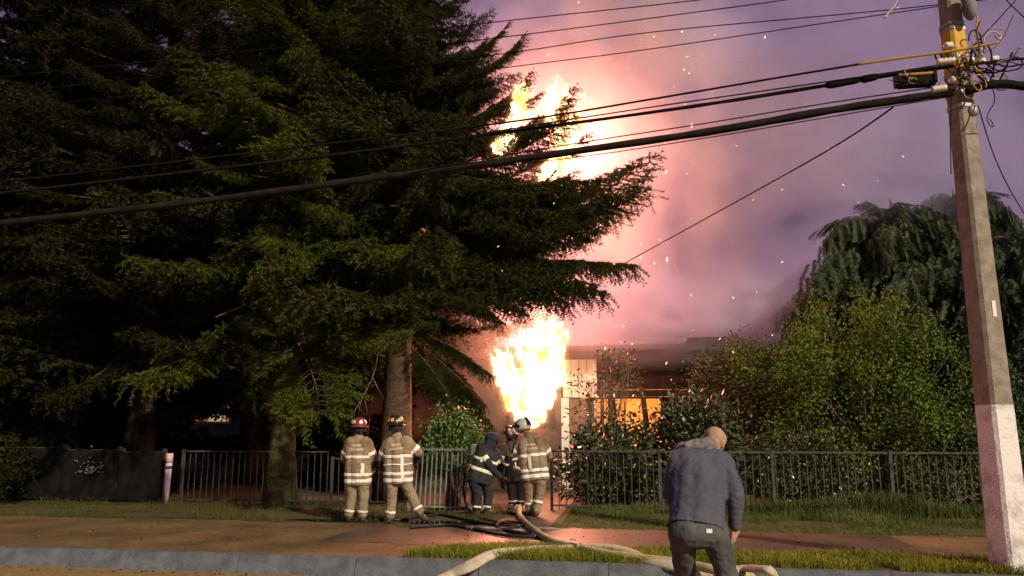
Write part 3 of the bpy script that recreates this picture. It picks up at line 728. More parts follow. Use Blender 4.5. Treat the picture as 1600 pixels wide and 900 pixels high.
def spruce_bough(seed, mats, L=3.0, hang=0.5, ln=0.075, wd=0.011, dens=1.0, lift=0.28):
    rng = np.random.default_rng(seed)
    st_, sd_ = twig_points((0, 0, 0), (1, 0, 0.02), L, 0.08, rng, 0.22, lift)
    st_ = st_ + np.stack([0 * st_[:, 0], 0.05 * np.sin(st_[:, 0] * 2 + seed), 0 * st_[:, 0]], 1)
    tris = []; wv, wt = [], []
    paths = [(st_[::4], 0.030, 0.006)]
    k = int(len(st_) * 0.6)
    tris.append(needles(st_[k:], sd_[k:], rng, ln, wd, 8))
    s = 0.10
    while s < 0.98:
        i = int(s * (len(st_) - 1))
        for side in (-1, 1):
            ll = (0.95 * (1 - s) ** 0.75 + 0.10) * min(1, 0.35 + s * 2.2) * rng.uniform(0.75, 1.15) * L / 3.0
            a = R(rng.uniform(42, 64))
            d = sd_[i] * math.cos(a) + np.array([0, side, 0]) * math.sin(a) + np.array([0, 0, rng.uniform(-0.18, 0.06)])
            P, Dv = twig_points(st_[i], d, ll, 0.032, rng, 0.22, 0.18)
            paths.append((P[:: max(1, len(P) // 3)], 0.010, 0.003))
            k = int(len(P) * 0.25)
            tris.append(needles(P[k:], Dv[k:], rng, ln, wd, 5))
            q = 0.14
            while q < ll * 0.97:
                j = min(len(P) - 1, int(q / ll * len(P)))
                l2 = rng.uniform(0.10, 0.30) * (1.1 - 0.5 * q / ll) * (1 + hang * 0.6)
                for s2 in (-1, 1):
                    a2 = R(rng.uniform(35, 60))
                    w = np.cross(Dv[j], [0, 0, 1.0]) * s2
                    d2 = Dv[j] * math.cos(a2) + w * math.sin(a2) + np.array([0, 0, -hang * rng.uniform(0.2, 1.2)])
                    P2, D2 = twig_points(P[j], d2, l2, 0.034, rng, 0.25 * hang)
                    tris.append(needles(P2, D2, rng, ln * 0.9, wd, 4))
                q += rng.uniform(0.10, 0.16) / dens
        s += rng.uniform(0.035, 0.055) / dens
    V = np.concatenate(tris); T = np.arange(len(V)).reshape(-1, 3)
    wood(paths, wv, wt)
    n0 = len(V)
    V = np.concatenate([V, np.array(wv)]); T = np.concatenate([T, np.array(wt) + n0])
    mi = np.concatenate([np.zeros(n0 // 3, int), np.ones(len(wt), int)])
    return np_mesh('bough', V, T, mats, mi)
def cedar_bough(seed, mats, L=2.4):
    """an arching limb hung with flat drooping sprays"""
    rng = np.random.default_rng(seed)
    st_, sd_ = twig_points((0, 0, 0), (1, 0, 0.25), L, 0.08, rng, 0.55)
    tris = []; wv, wt = [], []; paths = [(st_[::4], 0.03, 0.006)]
    for s in np.linspace(0.12, 1.0, 22):
        i = int(s * (len(st_) - 1))
        for side in (-1, 1):
            if rng.uniform() < 0.15: continue
            l1 = rng.uniform(0.25, 0.6)
            d = sd_[i] * 0.5 + np.array([0, side * rng.uniform(0.2, 1.0), -0.25])
            P, Dv = twig_points(st_[i], d, l1, 0.05, rng, 0.5)
            for j in range(1, len(P), 2):
                lh = rng.uniform(0.2, 0.62)
                P2, D2 = twig_points(P[j], (rng.uniform(-.3, .4), rng.uniform(-.35, .35), -1), lh, 0.030, rng, 0.1)
                # broad flat sprays: leaves lie in one plane
                pl = rng.normal(size=3); pl[2] *= 0.2; pl /= np.linalg.norm(pl)
                n = len(P2); rep = 6
                Pp = np.repeat(P2, rep, 0); Dd = np.repeat(D2, rep, 0)
                sg = rng.uniform(-1, 1, (len(Pp), 1))
                dd = Dd + pl * sg * 1.7 + rng.normal(size=Dd.shape) * 0.25; dd /= np.linalg.norm(dd, axis=1, keepdims=True)
                w = np.cross(dd, np.cross(Dd, pl)); w /= np.linalg.norm(w, axis=1, keepdims=True) + 1e-9
                tri = np.stack([Pp - w * 0.011, Pp + w * 0.011, Pp + dd * rng.uniform(0.05, 0.13, (len(Pp), 1))], 1)
                tris.append(tri.reshape(-1, 3))
    V = np.concatenate(tris); T = np.arange(len(V)).reshape(-1, 3); wood(paths, wv, wt); n0 = len(V)
    V = np.concatenate([V, np.array(wv)]); T = np.concatenate([T, np.array(wt) + n0])
    return np_mesh('bough', V, T, mats, np.concatenate([np.zeros(n0 // 3, int), np.ones(len(wt), int)]))
BOUGHS = {
    'green': [spruce_bough(s, [M['needle'], M['bark']], hang=h) for s, h in ((1, 0.3), (2, 0.5), (3, 0.7), (4, 0.9))],
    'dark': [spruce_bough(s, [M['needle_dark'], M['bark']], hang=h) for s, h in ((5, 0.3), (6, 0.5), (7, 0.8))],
    'olive': [spruce_bough(s, [M['needle_half_shade'], M['bark']], hang=h) for s, h in ((14, 0.3), (15, 0.6), (16, 0.8))],  # boughs with shade partly painted into the needles
    'deep': [spruce_bough(s, [M['needle_shaded'], M['bark']], hang=h, wd=0.016) for s, h in ((8, 0.4), (9, 0.7))],  # boughs with full shade painted into the needles
}
DENSE = [spruce_bough(s, [M['needle_dark'], M['bark']], hang=h, dens=1.3, lift=l) for s, h, l in ((17, 0.5, 0.34), (18, 0.9, 0.16), (19, 1.1, 0.05))]
CEDAR = [cedar_bough(s, [M['cedar'], M['bark']]) for s in (11, 12, 13)]
def trunk_mesh(h, r, m, seed, lean=0.0, flare=1.5):
    r_ = random.Random(seed); pts, rad = [], []
    n = 14
    for k in range(n + 1):
        s = k / n; pts.append((lean * s * h + r_.uniform(-.03, .03), r_.uniform(-.03, .03), h * s - 0.1)); rad.append(r * (1 - 0.93 * s) * (flare if k == 0 else (1.12 if k == 1 else 1)))
    return MB().tube(pts, rad, 14).mesh('trunk', m, True)
def spruce(label, base, h, r_trunk, R0, z_low, kind, seed, whorl=0.5, per=6, droop=0.0, mtrunk=None, z_top_build=14.0, rfun=None, sector=None, skip_low=None):
    """tree > trunk, crown > boughs. R0: reach of the lowest boughs; sector(angle, z) scales a bough"""
    rnd = random.Random(seed)
    t = thing('spruce_tree', label, 'tree', base, 0.0, 'spruces behind the fence')
    link('trunk', trunk_mesh(h, r_trunk, mtrunk or M['bark'], seed), t)
    limbs = MB(); spots = []
    z = z_low
    while z < min(h - 0.6, z_top_build):
        f = (z - z_low) / (h - z_low)
        reach = R0 * (1 - f) ** 0.8
        if rfun: reach = rfun(z, reach)
        a0 = rnd.uniform(0, 6.28)
        for k in range(per):
            a = a0 + k * 2 * math.pi / per + rnd.uniform(-.35, .35)
            rl = reach * rnd.uniform(0.55, 1.15)
            if sector: rl *= sector(a, z)
            if rl < 0.5: continue
            pit = R(24) - (1 - f) * R(38) + R(rnd.uniform(-20, 18)) - droop
            spots.append((z + rnd.uniform(-.2, .2), a, rl, pit))
            if f < 0.5:
                limbs.tube([(0, 0, z), (math.cos(a) * rl * .4, math.sin(a) * rl * .4, z + math.sin(pit) * rl * .35)], [0.05, 0.02], 5, False)
        z += whorl * rnd.uniform(0.8, 1.2)
    crown = limbs.build('crown', M['bark'], t)
    bm_ = BOUGHS[kind]
    for (z, a, rl, pit) in spots:
        o = link('bough', rnd.choice(bm_), crown, (0, 0, z))
        o.rotation_euler = (rnd.uniform(-.6, .6), -pit, a)
        k = rl / 3.0
        o.scale = (k, k * rnd.uniform(0.9, 1.15) if k > 0.8 else max(k, 0.65), max(k, 0.8))
    return t
# ------------------------------------------------------------------ the spruces
b1 = ground(612, 770); b1 = Vector((b1.x, b1.y, 0))
def right_sector(a, z):
    # open window around the fire: boughs toward the house side stay short low down
    dx = math.cos(a)
    if z < 6.2 and dx > 0.35: return 0.42
    if z < 6.2 and dx > 0.0: return 0.7
    if z > 5.6 and dx > 0.25: return 0.66
    return 1.0
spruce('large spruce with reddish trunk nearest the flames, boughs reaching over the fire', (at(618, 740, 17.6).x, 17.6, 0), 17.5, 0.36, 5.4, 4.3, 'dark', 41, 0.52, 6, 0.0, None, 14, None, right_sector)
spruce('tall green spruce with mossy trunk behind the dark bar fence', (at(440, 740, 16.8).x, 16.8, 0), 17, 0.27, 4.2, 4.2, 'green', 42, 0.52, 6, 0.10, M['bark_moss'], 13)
spruce('shade-darkened spruce left of the mossy trunk', (at(215, 740, 18.2).x, 18.2, 0), 18, 0.33, 4.8, 3.9, 'olive', 43, 0.56, 6, 0.02, M['bark_shaded'], 14)
spruce('shade-darkened spruce at the left edge of the picture', (at(10, 740, 19.5).x, 19.5, 0), 19, 0.35, 5.2, 2.4, 'deep', 44, 0.5, 7, 0.05, M['bark_shaded'], 15)
spruce('shade-darkened spruce standing behind the two middle spruces', (at(395, 740, 23).x, 23, 0), 22, 0.4, 6.0, 3.9, 'deep', 45, 0.6, 7, 0.0, M['bark_shaded'], 18)
spruce('shade-darkened spruce behind the large spruce, left of the flames', (at(585, 740, 24).x, 24, 0), 21, 0.4, 5.4, 1.6, 'deep', 46, 0.6, 7, 0.05, M['bark_shaded'], 19)
spruce('shade-darkened spruce behind the leftmost spruces', (at(70, 740, 26).x, 26, 0), 23, 0.4, 6.0, 1.4, 'deep', 47, 0.65, 7, 0.05, M['bark_shaded'], 20)
def bough_between(tree_, z0, tip, mesh, roll=0.0, wide=1.0, start_out=0.0):
    crown = [c for c in tree_.children if c.name.startswith('crown')][0]
    base = Vector(tree_.location); p0 = Vector((0, 0, z0)); p1 = Vector(tip) - base
    d = p1 - p0; L_ = d.length
    p0 = p0 + d * start_out; d = p1 - p0; L_ = d.length
    d = d.normalized()
    y = Vector((0, 0, 1)).cross(d).normalized(); z = d.cross(y)
    rot = Matrix((d, y, z)).transposed().to_4x4() @ Matrix.Rotation(roll, 4, 'X') @ Matrix.Rotation(0.03, 4, 'Y')
    o = link('bough', mesh, crown)
    k = L_ / 3.0
    o.matrix_local = Matrix.Translation(p0) @ rot @ Matrix.Diagonal((k, wide * max(0.6, min(k, 1.2)), max(0.7, min(k, 1.2)), 1))
big_spruce = bpy.data.objects['spruce_tree']
mossy_spruce = bpy.data.objects['spruce_tree.001']
bd = DENSE
for z0, px, py, D, mi_, roll, wide, so in ((9.3, 829, 66, 17.6, 0, 0.5, .8, .3), (9.0, 812, 112, 17.2, 1, -0.4, .8, .3), (8.0, 840, 124, 17.4, 0, 0.6, .8, .35), (7.6, 822, 176, 17.0, 2, 0, .8, .3),
                               (7.0, 908, 152, 17.6, 0, 0.7, .8, .35), (6.6, 896, 178, 17.3, 1, -0.5, .8, .4), (6.4, 912, 246, 17.2, 2, 0.3, .8, .3), (5.6, 880, 282, 17.0, 0, 0.2, .9, .3),
                               (4.9, 1034, 256, 17.9, 0, 0.9, .9, .38), (4.7, 1008, 290, 17.6, 1, -0.6, .8, .4), (4.9, 972, 280, 17.7, 0, 1.2, .7, .45), (5.1, 908, 276, 17.9, 0, 1.0, .6, .5),
                               (5.0, 992, 372, 17.4, 2, 0.2, 1.0, .3), (5.0, 950, 416, 17.2, 2, 0.0, 1.0, .25), (5.6, 936, 428, 17.0, 1, 0.0, 1.0, .2), (5.5, 900, 436, 16.8, 2, 0.3, 1.0, .2),
                               (5.6, 838, 462, 17.0, 2, 0.0, .9, .2), (5.4, 800, 476, 16.8, 2, 0.2, .9, .1), (5.2, 770, 470, 16.6, 1, 0.0, 1.0, .1),
                               (3.9, 780, 566, 17.8, 2, 0, .6, .25), (3.7, 774, 616, 17.6, 2, 0.4, .7, .25), (3.5, 784, 650, 18.0, 2, -0.3, .7, .3), (3.4, 742, 640, 17.2, 2, 0.0, .8, .2), (3.6, 716, 600, 16.8, 2, 0, .8, .2)):
    bough_between(big_spruce, z0, at(px, py, D), bd[mi_], roll, wide, so)
for z0, px, py, D, roll in ((5.4, 1000, 300, 17.5, .8), (5.2, 940, 305, 17.3, 1.0), (6.2, 925, 215, 17.4, .9), (8.2, 850, 150, 17.3, .8), (5.0, 965, 345, 17.1, -.7), (9.6, 800, 40, 17.3, .6), (10.2, 776, 20, 17.2, -.5)):
    bough_between(big_spruce, z0, at(px, py, D), BOUGHS['dark'][0], roll, .7, .45)
rb = random.Random(555)
for i in range(34):
    py = rb.uniform(275, 455); px = rb.uniform(745, 905) - max(0, py - 380) * 0.5
    D = rb.uniform(16.4, 18.4); tip = at(px, py, D)
    bough_between(big_spruce, tip.z + rb.uniform(-.1, .9), tip, rb.choice(bd), rb.uniform(-.6, .6), rb.uniform(.8, 1.1), rb.uniform(.1, .35))
for i in range(16):
    py = rb.uniform(60, 215); px = rb.uniform(700, 775)
    tip = at(px, py, rb.uniform(16.6, 18.2))
    bough_between(big_spruce, tip.z - rb.uniform(.3, 1.2), tip, rb.choice(bd), rb.uniform(-.6, .6), rb.uniform(.7, 1.0), rb.uniform(.2, .4))
# dead hanging twigs over the two tan firefighters
tw = MB()
def twig(pix, r0, r1): tw.tube([at(*q) - Vector(big_spruce.location) for q in pix], [r0 + (r1 - r0) * i / (len(pix) - 1) for i in range(len(pix))], 5)
twig([(592, 540, 15.8), (586, 575, 15.7), (581, 592, 15.7), (566, 622, 15.6), (555, 640, 15.5), (548, 662, 15.5)], 0.022, 0.006)
twig([(582, 590, 15.7), (590, 606, 15.7), (600, 624, 15.8)], 0.014, 0.005)
twig([(568, 618, 15.6), (562, 634, 15.5), (560, 652, 15.5)], 0.012, 0.004)
twig([(568, 618, 15.6), (572, 634, 15.5), (575, 650, 15.5)], 0.010, 0.004)
twig([(556, 640, 15.5), (550, 648, 15.5), (545, 656, 15.5)], 0.008, 0.003)
tw.build('dead_branch', M['twig'], big_spruce, True)

# ------------------------------------------------------------------ cedars
def cedar(label, base, h, rad, seed, n=120, zc=0.42):
    rnd = random.Random(seed)
    t = thing('cedar_tree', label, 'tree', base, 0, 'weeping cedars behind the shrubs')
    link('trunk', trunk_mesh(h * 0.92, 0.24, M['bark'], seed), t)
    cr = MB().tube([(0, 0, h * .5), (0.05, 0, h * .9)], [0.06, 0.02], 6).build('crown', M['bark'], t)
    for i in range(n):
        f = rnd.random() ** 0.85
        z = h * (0.16 + 0.72 * f)
        q = (z / h - zc) / (1 - zc) if z / h > zc else (zc - z / h) / zc * 0.6
        rr = rad * math.sqrt(max(0.02, 1 - q * q)) * rnd.uniform(0.6, 1.12)
        a = rnd.uniform(0, 6.283)
        L_ = max(0.7, rr)
        o = link('bough', rnd.choice(CEDAR), cr, (0, 0, z), (R(rnd.uniform(-10, 10)), R(rnd.uniform(-20, 12)), a))
        k = L_ / 2.0
        o.scale = (k, max(0.7, min(k, 1.15)), rnd.uniform(0.85, 1.15))
    for i in range(10):
        a = i * 0.63
        o = link('bough', rnd.choice(CEDAR), cr, (rnd.uniform(-.8, .8), rnd.uniform(-.5, .5), h * 0.80 + rnd.uniform(-.3, .4)), (0, R(rnd.uniform(-70, -25)), a)); o.scale = (rnd.uniform(.25, .42), 0.55, 0.75)
    return t
cedar('weeping cedar with drooping sprays rising left of the concrete pole', (at(1425, 700, 20.5).x, 20.5, 0), 8.6, 2.75, 61, 190)
cedar('weeping cedar right of the concrete pole', (at(1640, 700, 19.0).x, 19.0, 0), 7.2, 2.2, 62, 110)
cedar('tall shadowy cedar crown in the smoke behind the concrete pole', (at(1545, 700, 23).x, 23.5, 0), 10.0, 2.4, 63, 110)

# ------------------------------------------------------------------ shrubs
def leaf_tris(P, N, rng, ln, wd):
    """folded leaf: two triangles"""
    d = rng.normal(size=P.shape); d += N * 0.8; d /= np.linalg.norm(d, axis=1, keepdims=True)
    w = perp(d, rng) * wd * rng.uniform(0.7, 1.2, (len(P), 1)); L_ = ln * rng.uniform(0.6, 1.2, (len(P), 1))
    mid = P + d * L_ * 0.45
    return np.stack([P, mid - w, P + d * L_, P, P + d * L_, mid + w], 1).reshape(-1, 3)
def shrub(name, label, base, c, rad, n_cl, n_leaf, ln, wd, m, seed, cl_r=0.16, twigs=30, lump=0.25, stem=0.03, inner=0.45, flat=0.0, group=None):
    rng = np.random.default_rng(seed); rnd = random.Random(seed)
    t = thing(name, label, 'shrub', base, 0, group)
    c = np.array(c, float) - np.array(base, float); rad = np.array(rad, float)
    dirs = rng.normal(size=(n_cl, 3)); dirs /= np.linalg.norm(dirs, axis=1, keepdims=True)
    ph = rng.uniform(0, 6.28, (4, 3)); bump = np.zeros(n_cl)
    for k in range(4): bump += np.sin((dirs * (2 + 1.6 * k) + ph[k]).sum(1) * 1.7) / 4
    q = (inner + (1 - inner) * rng.uniform(0, 1, n_cl) ** 0.5) * (1 + lump * bump)
    C = c + dirs * rad * q[:, None]
    C[:, 2] = np.maximum(C[:, 2], 0.12 + 0.2 * rng.uniform(0, 1, n_cl))
    Cn = np.repeat(C, n_leaf, 0); Nn = np.repeat(dirs, n_leaf, 0)
    off = rng.normal(size=Cn.shape) * cl_r * np.array([1, 1, 1 - flat])
    V = leaf_tris(Cn + off, Nn, rng, ln, wd)
    o = link('foliage', np_mesh('foliage', V, np.arange(len(V)).reshape(-1, 3), m), t)
    b = MB()
    for i in range(twigs):
        e = C[rnd.randrange(n_cl)]; s = (rnd.uniform(-.25, .25) * rad[0], rnd.uniform(-.2, .2) * rad[1], 0)
        mid = (np.array(s) * 0.6 + e * 0.4) + rng.normal(size=3) * 0.10; mid[2] = max(0.2, e[2] * 0.5)
        b.tube([s, mid, e], [stem, stem * .6, stem * .2], 5, False)
    b.build('stems', M['twig'], t, True)
    return t
def gb(px, D): return (at(px, 740, D).x, D, 0)
shrub('round_shrub', 'big rounded bright green shrub behind the fence, left of the pole', gb(1345, 17.2), at(1345, 612, 17.2), (2.35, 1.6, 1.75), 250, 125, 0.085, 0.024, M['leaf_green'], 71, 0.185, 34, 0.6, 0.03, 0.66)
shrub('round_shrub', 'brownish olive shrub glowing orange beside the burning house', gb(1170, 19.0), at(1172, 600, 19.0), (1.35, 1.0, 1.1), 240, 60, 0.07, 0.020, M['leaf_olive'], 72, 0.16, 24)
shrub('laurel_bush', 'dark laurel bush with glossy leaves in front of the burning opening', gb(965, 16.3), at(960, 735, 16.3), (1.05, 0.55, 0.95), 240, 26, 0.15, 0.030, M['leaf_laurel'], 73, 0.15, 26, 0.35)
shrub('laurel_bush', 'dark laurel bush behind the man in the blue jacket', gb(1085, 16.4), at(1085, 705, 16.4), (1.0, 0.6, 1.15), 260, 26, 0.14, 0.030, M['leaf_laurel'], 74, 0.15, 24, 0.3)
shrub('leafy_bush', 'small bright green leafy bush above the leaning gate', gb(708, 16.0), at(708, 690, 16.0), (0.60, 0.4, 0.62), 120, 40, 0.085, 0.026, M['leaf_bright'], 75, 0.11, 16, 0.3)
shrub('low_bush', 'dark low bush behind the fence below the round green shrub', gb(1260, 16.3), at(1260, 735, 16.3), (1.3, 0.5, 0.8), 180, 36, 0.09, 0.024, M['leaf_laurel'], 76, 0.16, 20)
shrub('low_bush', 'pale tangled bush behind the fence beside the pole', gb(1470, 16.4), at(1475, 715, 16.4), (1.25, 0.6, 0.95), 200, 34, 0.12, 0.016, M['grass_dry'], 77, 0.18, 40, 0.3, 0.014)
shrub('low_bush', 'dark bush past the pole at the right edge', gb(1620, 16.6), at(1620, 690, 16.6), (1.2, 0.7, 1.5), 200, 34, 0.11, 0.022, M['cedar'], 78, 0.18, 16)
shrub('sapling', 'thin leafy sapling in front of the pale cladding and door', gb(912, 17.6), at(913, 635, 17.6), (0.38, 0.25, 0.75), 20, 12, 0.11, 0.022, M['leaf_laurel'], 79, 0.10, 12, 0.3, 0.012)
shrub('sapling', 'scorched sapling rising before the charred wall', gb(962, 18.4), at(965, 585, 18.4), (0.55, 0.3, 0.8), 40, 14, 0.09, 0.020, M['leaf_olive'], 80, 0.10, 12, 0.3, 0.02)
# strap-leaved clump by the pole
t = thing('strap_leaf_plant', 'clump of long pale strap leaves leaning over the fence by the pole', 'plant', gb(1512, 16.6))
rs = random.Random(81)
for i in range(26):
    a = rs.uniform(2.2, 4.2) if i % 3 else rs.uniform(0, 6.28); L_ = rs.uniform(0.7, 1.5); w = rs.uniform(0.015, 0.03); z0 = rs.uniform(0.6, 1.5); pts = []
    vs, fs = [], []
    for k in range(6):
        s = k / 5; p = Vector((math.cos(a) * L_ * s, math.sin(a) * L_ * s * 0.6, z0 + L_ * (0.8 * s - 0.75 * s * s)))
        ww = Vector((-math.sin(a), math.cos(a), 0.4)) * w * (1 - s * s * 0.96)
        vs += [p - ww, p + ww]
    for k in range(5): fs.append((2 * k, 2 * k + 1, 2 * k + 3, 2 * k + 2))
    MB().add(vs, fs).build('leaf', M['grass_dry'], t)
MB().tube([(0, 0, 0), (0.05, 0, 0.8), (-0.02, 0, 1.5)], [0.08, 0.06, 0.03], 7).build('stem', M['twig'], t, True)

# ------------------------------------------------------------------ grass
def grass(name, label, n, ufun, h, w, m, seed, lean=0.4, clump=None):
    rng = np.random.default_rng(seed)
    uv = ufun(rng, n); n = len(uv)
    P = uv[:, :1] * np.array(UX)[None] + uv[:, 1:2] * np.array(VX)[None]; P[:, 2] = 0.008
    hh = h[0] + (h[1] - h[0]) * rng.uniform(0, 1, (n, 1)) ** 1.6
    if uv.shape[1] > 2: hh *= uv[:, 2:3]
    a = rng.uniform(0, 6.283, n); side = np.stack([np.cos(a), np.sin(a), 0 * a], 1) * w * rng.uniform(.7, 1.3, (n, 1))
    b = rng.uniform(0, 6.283, n); ld = np.stack([np.cos(b), np.sin(b), 0 * b], 1) * lean * rng.uniform(0, 1, (n, 1))
    mid = P + np.array([0, 0, 1]) * hh * 0.55 + ld * hh * 0.3
    tip = P + np.array([0, 0, 1]) * hh + ld * hh
    V = np.stack([P - side, P + side, mid, mid - side * .8, mid + side * .8, tip], 1).reshape(-1, 3)
    o = link(name, np_mesh(name, V, np.arange(len(V)).reshape(-1, 3), m))
    return props(o, label, 'grass', kind='stuff')
def patchy(rng, uv, k=1.3, thr=0.0, seed=0):
    r_ = np.random.default_rng(seed); f = np.zeros(len(uv))
    for i in range(6):
        kx, kv, p = r_.normal() * k, r_.normal() * k * 1.5, r_.uniform(0, 6.28)
        f += np.sin(uv[:, 0] * kx + uv[:, 1] * kv + p)
    return f / 6 > thr
def verge_uv(rng, n):
    uv = np.stack([rng.uniform(-3.0, 4.5, n), rng.uniform(KV + 0.17, 10.75, n)], 1)
    edge = (uv[:, 0] + 3.0) * 0.9 + KV                     # frayed start on the left
    keep = patchy(rng, uv, 2.2, -0.45, 3) & (uv[:, 1] < 10.55 + 0.15 * np.sin(uv[:, 0] * 3)) & ((uv[:, 1] < edge + 0.4) | (uv[:, 0] > -2.2))
    return uv[keep]
grass('verge_grass', 'short green verge grass between the kerb and the path', 64000, verge_uv, (0.04, 0.13), 0.005, M['grass'], 91, 0.7)
def fence_uv(rng, n):
    uv = np.stack([rng.uniform(-1.4, 9.5, n), rng.uniform(12.75, 15.7, n)], 1)
    s = np.clip((uv[:, 1] - 12.7) / 2.6, 0.25, 1.0) * (0.6 + 0.8 * (np.sin(uv[:, 0] * 2.1 + 1) * 0.5 + 0.5))
    keep = patchy(rng, uv, 1.6, -0.3, 5)
    return np.concatenate([uv, s[:, None]], 1)[keep]
grass('roadside_grass', 'rough grass between the path and the right fence', 52000, fence_uv, (0.04, 0.19), 0.006, M['grass_dry'], 92, 0.6)
def tall_uv(rng, n):
    uv = np.stack([rng.uniform(1.2, 8.5, n), 15.2 + np.abs(rng.normal(0, 0.35, n))], 1)
    s = 0.5 + 0.9 * np.clip(np.sin(uv[:, 0] * 1.7 + 0.4) * 0.5 + 0.6 * np.exp(-((uv[:, 0] - 2.6) / 1.0) ** 2), 0, 1.2)
    return np.concatenate([uv, s[:, None]], 1)
grass('tall_grass', 'tall weedy grass growing through the right fence bars', 16000, tall_uv, (0.12, 0.55), 0.008, M['grass_dry'], 93, 0.5)
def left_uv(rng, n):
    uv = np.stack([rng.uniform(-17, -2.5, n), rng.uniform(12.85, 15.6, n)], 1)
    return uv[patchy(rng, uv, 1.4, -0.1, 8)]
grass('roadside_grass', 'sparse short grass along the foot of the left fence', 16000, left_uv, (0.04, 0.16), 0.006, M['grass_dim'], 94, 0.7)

# ------------------------------------------------------------------ far background on the left
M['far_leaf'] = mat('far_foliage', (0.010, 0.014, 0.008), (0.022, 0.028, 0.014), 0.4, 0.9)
rng_ = np.random.default_rng(5)
def treeline(u0, u1, v, h, n, seed, label):
    rng = np.random.default_rng(seed)
    uu = rng.uniform(u0, u1, n); hh = h * (0.75 + 0.25 * np.sin(uu * 0.45) * np.sin(uu * 0.13 + 1)) * rng.uniform(0, 1, n) ** 0.7
    P = uu[:, None] * np.array(UX) + (v + rng.uniform(0, 5, n))[:, None] * np.array(VX); P[:, 2] = hh
    V = leaf_tris(P, np.tile([0, -0.5, 0.5], (n, 1)), rng, 0.9, 0.34)
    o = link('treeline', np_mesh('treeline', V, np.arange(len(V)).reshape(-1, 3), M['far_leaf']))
    props(o, label, 'trees', kind='stuff')
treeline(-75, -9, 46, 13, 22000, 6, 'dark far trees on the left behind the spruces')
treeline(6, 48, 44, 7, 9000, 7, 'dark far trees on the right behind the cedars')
hd = at(322, 650, 33)
fh = thing('distant_house', 'distant dark house with a lit window seen between the spruce trunks', 'house', (hd.x, 33, 0), -SA)
zl0, zl1 = at(322, 659, 33).z, at(322, 620, 33).z
wl = at(345, 650, 33).x - at(286, 650, 33).x
fw = MB().box((0, 0.6, 1.6), (7.0, 0.2, 3.2)).build('wall', M['far_wall'], fh)
MB().add([(-3.9, -.1, 3.1), (3.9, -.1, 3.1), (3.9, 2.2, 4.3), (-3.9, 2.2, 4.3), (-3.9, 4.6, 3.1), (3.9, 4.6, 3.1)], [(0, 1, 2, 3), (3, 2, 5, 4)]).build('roof', M['roof'], fh)
fwin = MB()
for z in (zl0 - 0.06, zl1 + 0.06): fwin.box((0, 0.46, z), (wl + 0.2, 0.06, 0.08))
for x in (-wl / 2 - .06, wl / 2 + .06): fwin.box((x, 0.46, (zl0 + zl1) / 2), (0.08, 0.06, zl1 - zl0))
wn_ = fwin.build('window', M['cladding'], fh)
lit = emit_mat('lit_pane', (1.0, 0.62, 0.34), 0.55); lit2 = emit_mat('lit_curtain', (1.0, 0.36, 0.10), 0.28)
MB().box((-wl * 0.33, 0.47, (zl0 + zl1) / 2), (wl * 0.30, 0.04, zl1 - zl0 - 0.04)).build('pane', lit2, wn_)
MB().box((wl * 0.16, 0.47, zl0 + (zl1 - zl0) * 0.16), (wl * 0.62, 0.04, (zl1 - zl0) * 0.28)).build('pane', lit, wn_)
MB().box((wl * 0.16, 0.47, zl0 + (zl1 - zl0) * 0.68), (wl * 0.62, 0.04, (zl1 - zl0) * 0.56)).build('pane', lit2, wn_)

# ------------------------------------------------------------------ hoses
M['hose_yellow'] = mat('yellow_hose', (0.38, 0.34, 0.16), (0.50, 0.46, 0.24), 8, 0.75, 0.3, 60)
M['hose_pale'] = mat('pale_flat_hose', (0.42, 0.38, 0.28), (0.58, 0.54, 0.44), 5, 0.8, 0.3, 40)
M['hose_black'] = mat('black_hose', (0.012, 0.012, 0.013), (0.03, 0.03, 0.032), 8, 0.45)
M['brass'] = mat('coupling_metal', (0.30, 0.30, 0.28), rough=0.4, metal=0.6)
def spline(pts, sub=8):
    out = []
    for i in range(len(pts) - 1):
        p0, p1, p2, p3 = pts[max(i - 1, 0)], pts[i], pts[i + 1], pts[min(i + 2, len(pts) - 1)]
        for k in range(sub):
            t_ = k / sub
            out.append(0.5 * ((2 * p1) + (p2 - p0) * t_ + (2 * p0 - 5 * p1 + 4 * p2 - p3) * t_ ** 2 + (3 * p1 - p0 - 3 * p2 + p3) * t_ ** 3))
    return out + [pts[-1]]
def hose_pts(pix, r):
    out = []
    for q in pix:
        z = q[2] if len(q) > 2 else r + 0.012
        out.append(ground(q[0], q[1], z))
    return spline(out)
def hose(name, label, pix, r, m, flat=1.0, couplings=(), jag=0.04, seed=0):
    t = thing(name, label, 'hose', ground(pix[0][0], pix[0][1]))
    P = hose_pts(pix, r * flat); o0 = Vector(t.location); r_ = random.Random(seed)
    MB().tube([p - o0 for p in P], [r * (1 + r_.uniform(-jag, jag)) for _ in P], 10, True, flat).build('tube', m, t, True)
    for c in couplings:
        i = int(c * (len(P) - 2)); d = (P[i + 1] - P[i]).normalized()
        a, b = P[i] - d * 0.09 - o0, P[i] + d * 0.09 - o0
        MB().tube([a.lerp(b, k / 8) for k in range(9)], [r * (1.35 if k % 3 != 2 else 1.12) for k in range(9)], 12).build('coupling', M['brass'], t, True)
    return t
hose('fire_hose', 'charged cream yellow fire hose curving from the tan firefighter at the gateway to the road',
     [(812, 792, .16), (812, 806, .07), (832, 826), (860, 844), (890, 853), (940, 864), (1000, 872), (1070, 881, .05), (1130, 893, .03), (1190, 906, -.10), (1260, 935, -.13)], 0.052, M['hose_yellow'], 1.0, (0.44,), 0.03, 1)
